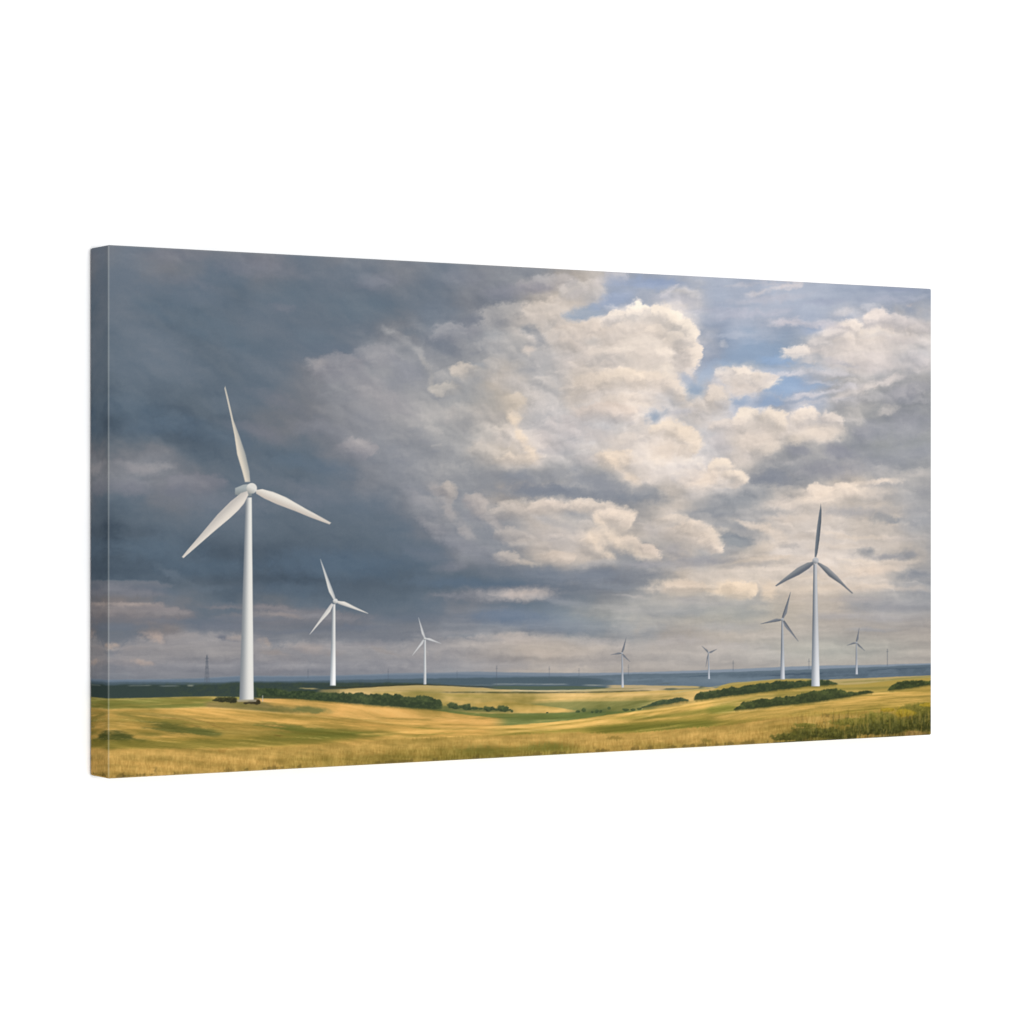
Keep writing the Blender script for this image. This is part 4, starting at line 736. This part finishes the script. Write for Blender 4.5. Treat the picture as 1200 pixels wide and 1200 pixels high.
def ink_material():
    m = bpy.data.materials.new('printed_canvas'); m.use_nodes = True
    nt = m.node_tree; nt.nodes.clear()
    out = nt.nodes.new('ShaderNodeOutputMaterial'); d = nt.nodes.new('ShaderNodeBsdfDiffuse')
    at = nt.nodes.new('ShaderNodeAttribute'); at.attribute_name = 'ink'
    tc = nt.nodes.new('ShaderNodeTexCoord')
    # woven cotton: two crossed wave bands
    w1 = nt.nodes.new('ShaderNodeTexWave'); w1.bands_direction = 'X'; w1.inputs['Scale'].default_value = 260; w1.inputs['Distortion'].default_value = .6
    w2 = nt.nodes.new('ShaderNodeTexWave'); w2.bands_direction = 'Z'; w2.inputs['Scale'].default_value = 260; w2.inputs['Distortion'].default_value = .6
    mx = nt.nodes.new('ShaderNodeMath'); mx.operation = 'ADD'
    bp = nt.nodes.new('ShaderNodeBump'); bp.inputs['Strength'].default_value = .25; bp.inputs['Distance'].default_value = .0002
    for w in (w1, w2): nt.links.new(tc.outputs['Object'], w.inputs['Vector'])
    nt.links.new(w1.outputs['Fac'], mx.inputs[0]); nt.links.new(w2.outputs['Fac'], mx.inputs[1])
    nt.links.new(mx.outputs[0], bp.inputs['Height']); nt.links.new(bp.outputs[0], d.inputs['Normal'])
    nt.links.new(at.outputs['Color'], d.inputs['Color']); nt.links.new(d.outputs[0], out.inputs[0])
    return m

def plain(name, col, scale=40, var=.03):
    m = bpy.data.materials.new(name); m.use_nodes = True; nt = m.node_tree
    b = nt.nodes['Principled BSDF']; b.inputs['Roughness'].default_value = .9; b.inputs['Specular IOR Level'].default_value = .1
    n = nt.nodes.new('ShaderNodeTexNoise'); n.inputs['Scale'].default_value = scale
    r = nt.nodes.new('ShaderNodeValToRGB'); c = np.array(col)
    r.color_ramp.elements[0].color = (*(c * (1 - var)), 1); r.color_ramp.elements[1].color = (*np.clip(c * (1 + var), 0, 1), 1)
    nt.links.new(n.outputs['Fac'], r.inputs[0]); nt.links.new(r.outputs[0], b.inputs['Base Color'])
    return m

def build():
    img, label = paint()
    names = {v: k for k, v in LAB.items()}
    ink = ink_material()
    root = bpy.data.objects.new('canvas_print', None); bpy.context.scene.collection.objects.link(root)
    root['label'] = 'wide stretched canvas print of white wind turbines over golden fields under stormy clouds'
    root['category'] = 'canvas print'

    # front sheet, cut along the outlines of what is printed on it
    nu, nv = 1500, 760
    us = np.linspace(RB, W_ - RB, nu); vs = np.linspace(RB, H_ - RB, nv)
    U, V = np.meshgrid(us, vs)
    # light wear right at the edge of the print
    C = sample(img, U, V)
    C = lin(C) / EXPO
    co = np.stack([U * K, np.zeros_like(U), V * K], -1).reshape(-1, 3)
    cols = C.reshape(-1, 3)
    idx = np.arange(nu * nv).reshape(nv, nu)
    faces = np.stack([idx[:-1, :-1], idx[:-1, 1:], idx[1:, 1:], idx[1:, :-1]], -1).reshape(-1, 4)
    FL = sample_label(label, (U[:-1, :-1] + U[1:, 1:]) / 2, (V[:-1, :-1] + V[1:, 1:]) / 2).reshape(-1)
    def piece(ids, name, parent, origin=None):
        f = faces[np.isin(FL, ids)]
        if len(f) == 0: return None
        used, inv = np.unique(f, return_inverse=True)
        c = co[used]
        if origin is not None: c = c - origin
        return make_mesh(name, c, inv.reshape(-1, 4), cols[used], ink, parent)
    tkeys = {}
    for i, n in names.items():
        if '/' in n:
            t, p = n.split('/'); tkeys.setdefault(t, {})[p] = i
    tlabel = ['largest printed turbine, white, at the left', 'second white printed turbine from the left, three blades spread', 'small white printed turbine on the pale mound left of centre',
              'small printed turbine with grey blades right of centre', 'smallest printed turbine in front of the blue hills', 'grey bladed printed turbine just left of the tall right one',
              'tall grey bladed printed turbine at the right', 'small printed turbine nearest the right edge']
    for i, n in names.items():
        if '/' in n: continue
        base = n.split('.')[0]
        nm = {'sky': 'printed_sky', 'distant_hills': 'printed_hills', 'woodland': 'printed_woodland', 'fields': 'printed_fields'}.get(n, 'printed_' + base)
        piece([i], nm, root)
    for k, (t, parts) in enumerate(sorted(tkeys.items())):
        tw = piece([parts['tower']], 'printed_wind_turbine', root)
        tw['label'] = tlabel[k]
        for p, i in parts.items():
            if p == 'tower': continue
            piece([i], 'blade' if p.startswith('blade') else p, tw)

    # the wrap: rounded fold, then the sides, the picture mirrored round the edge
    per = []      # (u, v, outward nu, nv)
    n1, n2, nc = 760, 900, 6
    def side(a, b, n, nrm):
        for t in np.linspace(0, 1, n): per.append((a[0] + (b[0] - a[0]) * t, a[1] + (b[1] - a[1]) * t, *nrm))
    def corner(c, a0):
        for t in np.linspace(0, 1, nc + 2)[1:-1]:
            an = math.radians(a0 + 90 * t); per.append((c[0], c[1], math.cos(an), math.sin(an)))
    lo, hu, hv = RB, W_ - RB, H_ - RB
    side((lo, lo), (hu, lo), n2, (0, -1)); corner((hu, lo), -90)
    side((hu, lo), (hu, hv), n1, (1, 0)); corner((hu, hv), 0)
    side((hu, hv), (lo, hv), n2, (0, 1)); corner((lo, hv), 90)
    side((lo, hv), (lo, lo), n1, (-1, 0)); corner((lo, lo), 180)
    per = np.array(per)
    prof = []     # (offset, depth, arc length)
    for f in np.linspace(0, 90, 6): prof.append((RB * math.sin(math.radians(f)), RB * (1 - math.cos(math.radians(f))), RB * math.radians(f)))
    for d in np.linspace(RB, T_ - .004, 40)[1:]: prof.append((RB, d, RB * math.pi / 2 + d - RB))
    for f in np.linspace(0, 90, 4)[1:]: prof.append((RB - .004 * (1 - math.cos(math.radians(f))), T_ - .004 + .004 * math.sin(math.radians(f)), T_))
    prof.append((-.06, T_, T_))
    n = len(per); CO = []; CC = []
    for (off, dep, arc) in prof:
        u = per[:, 0] + per[:, 2] * off; v = per[:, 1] + per[:, 3] * off
        su = per[:, 0] - per[:, 2] * arc; sv = per[:, 1] - per[:, 3] * arc
        c = sample(img, su, sv)
        # ink thins on the crease of the fold
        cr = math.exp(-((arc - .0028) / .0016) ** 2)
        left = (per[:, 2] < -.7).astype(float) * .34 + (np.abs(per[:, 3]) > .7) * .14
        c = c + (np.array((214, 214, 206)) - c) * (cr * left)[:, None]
        CO.append(np.stack([u * K, np.full(n, dep * K), v * K], -1)); CC.append(lin(c) / EXPO)
    CO = np.concatenate(CO); CC = np.concatenate(CC)
    fs = []
    ar = np.arange(n); nx = (ar + 1) % n
    for r in range(len(prof) - 1):
        fs.append(np.stack([r * n + nx, r * n + ar, (r + 1) * n + ar, (r + 1) * n + nx], -1))
    make_mesh('side_wrap', CO, np.concatenate(fs), CC, ink, root, True)

    # wooden stretcher behind: four bars
    wood = plain('pine_wood', (.55, .40, .25), 8, .12)
    def bar(x0, x1, z0, z1, name='stretcher_bar'):
        y0, y1 = .012 * K, (T_ - .003) * K
        c = np.array([(x, y, z) for x in (x0, x1) for y in (y0, y1) for z in (z0, z1)]) * (K, 1, K)
        f = np.array([(0, 1, 3, 2), (4, 6, 7, 5), (0, 4, 5, 1), (2, 3, 7, 6), (0, 2, 6, 4), (1, 5, 7, 3)])
        make_mesh(name, c, f, None, wood, root)
    bar(.008, .068, .008, .992); bar(1.932, 1.992, .008, .992); bar(.07, 1.93, .008, .068); bar(.07, 1.93, .932, .992)

    # white wall the canvas hangs on
    wall = plain('white_wall_paint', (.92, .92, .92), 30, .01)
    yw = (T_ + .002) * K; R = 6
    w = make_mesh('white_wall', np.array([(-R, yw, -R), (R + 2, yw, -R), (R + 2, yw, R), (-R, yw, R)]), np.array([(0, 1, 2, 3)]), None, wall)
    w['kind'] = 'structure'

build()

# ---------------------------------------------------------------- light
wd = bpy.data.worlds.new('World'); bpy.context.scene.world = wd; wd.use_nodes = True
bg = wd.node_tree.nodes['Background']; bg.inputs[0].default_value = (1, 1, 1, 1); bg.inputs[1].default_value = .60
sl = bpy.data.lights.new('front_sun', 'SUN'); sl.energy = math.pi * .70; sl.angle = math.radians(12)
so = bpy.data.objects.new('front_sun', sl); bpy.context.scene.collection.objects.link(so)
so.rotation_euler = (math.radians(90), 0, 0)        # added wide sun, straight on: brightens the canvas front, not its sides

# ---------------------------------------------------------------- camera
cam = bpy.data.cameras.new('camera'); co_ = bpy.data.objects.new('camera', cam); bpy.context.scene.collection.objects.link(co_)
cam.sensor_width = 36; cam.lens = 36 * F_PX / 1200; cam.clip_end = 100; cam.clip_start = .05
cam.shift_y = (CY_ - 600) / 1200 * -1 * -1
co_.location = (CAMX * K, CAMY * K, CAMZ * K)
co_.rotation_euler = (math.radians(90), 0, -math.atan2(ST, CT))
sc = bpy.context.scene; sc.camera = co_
sc.view_settings.view_transform = 'Standard'; sc.view_settings.look = 'None'; sc.view_settings.exposure = 0
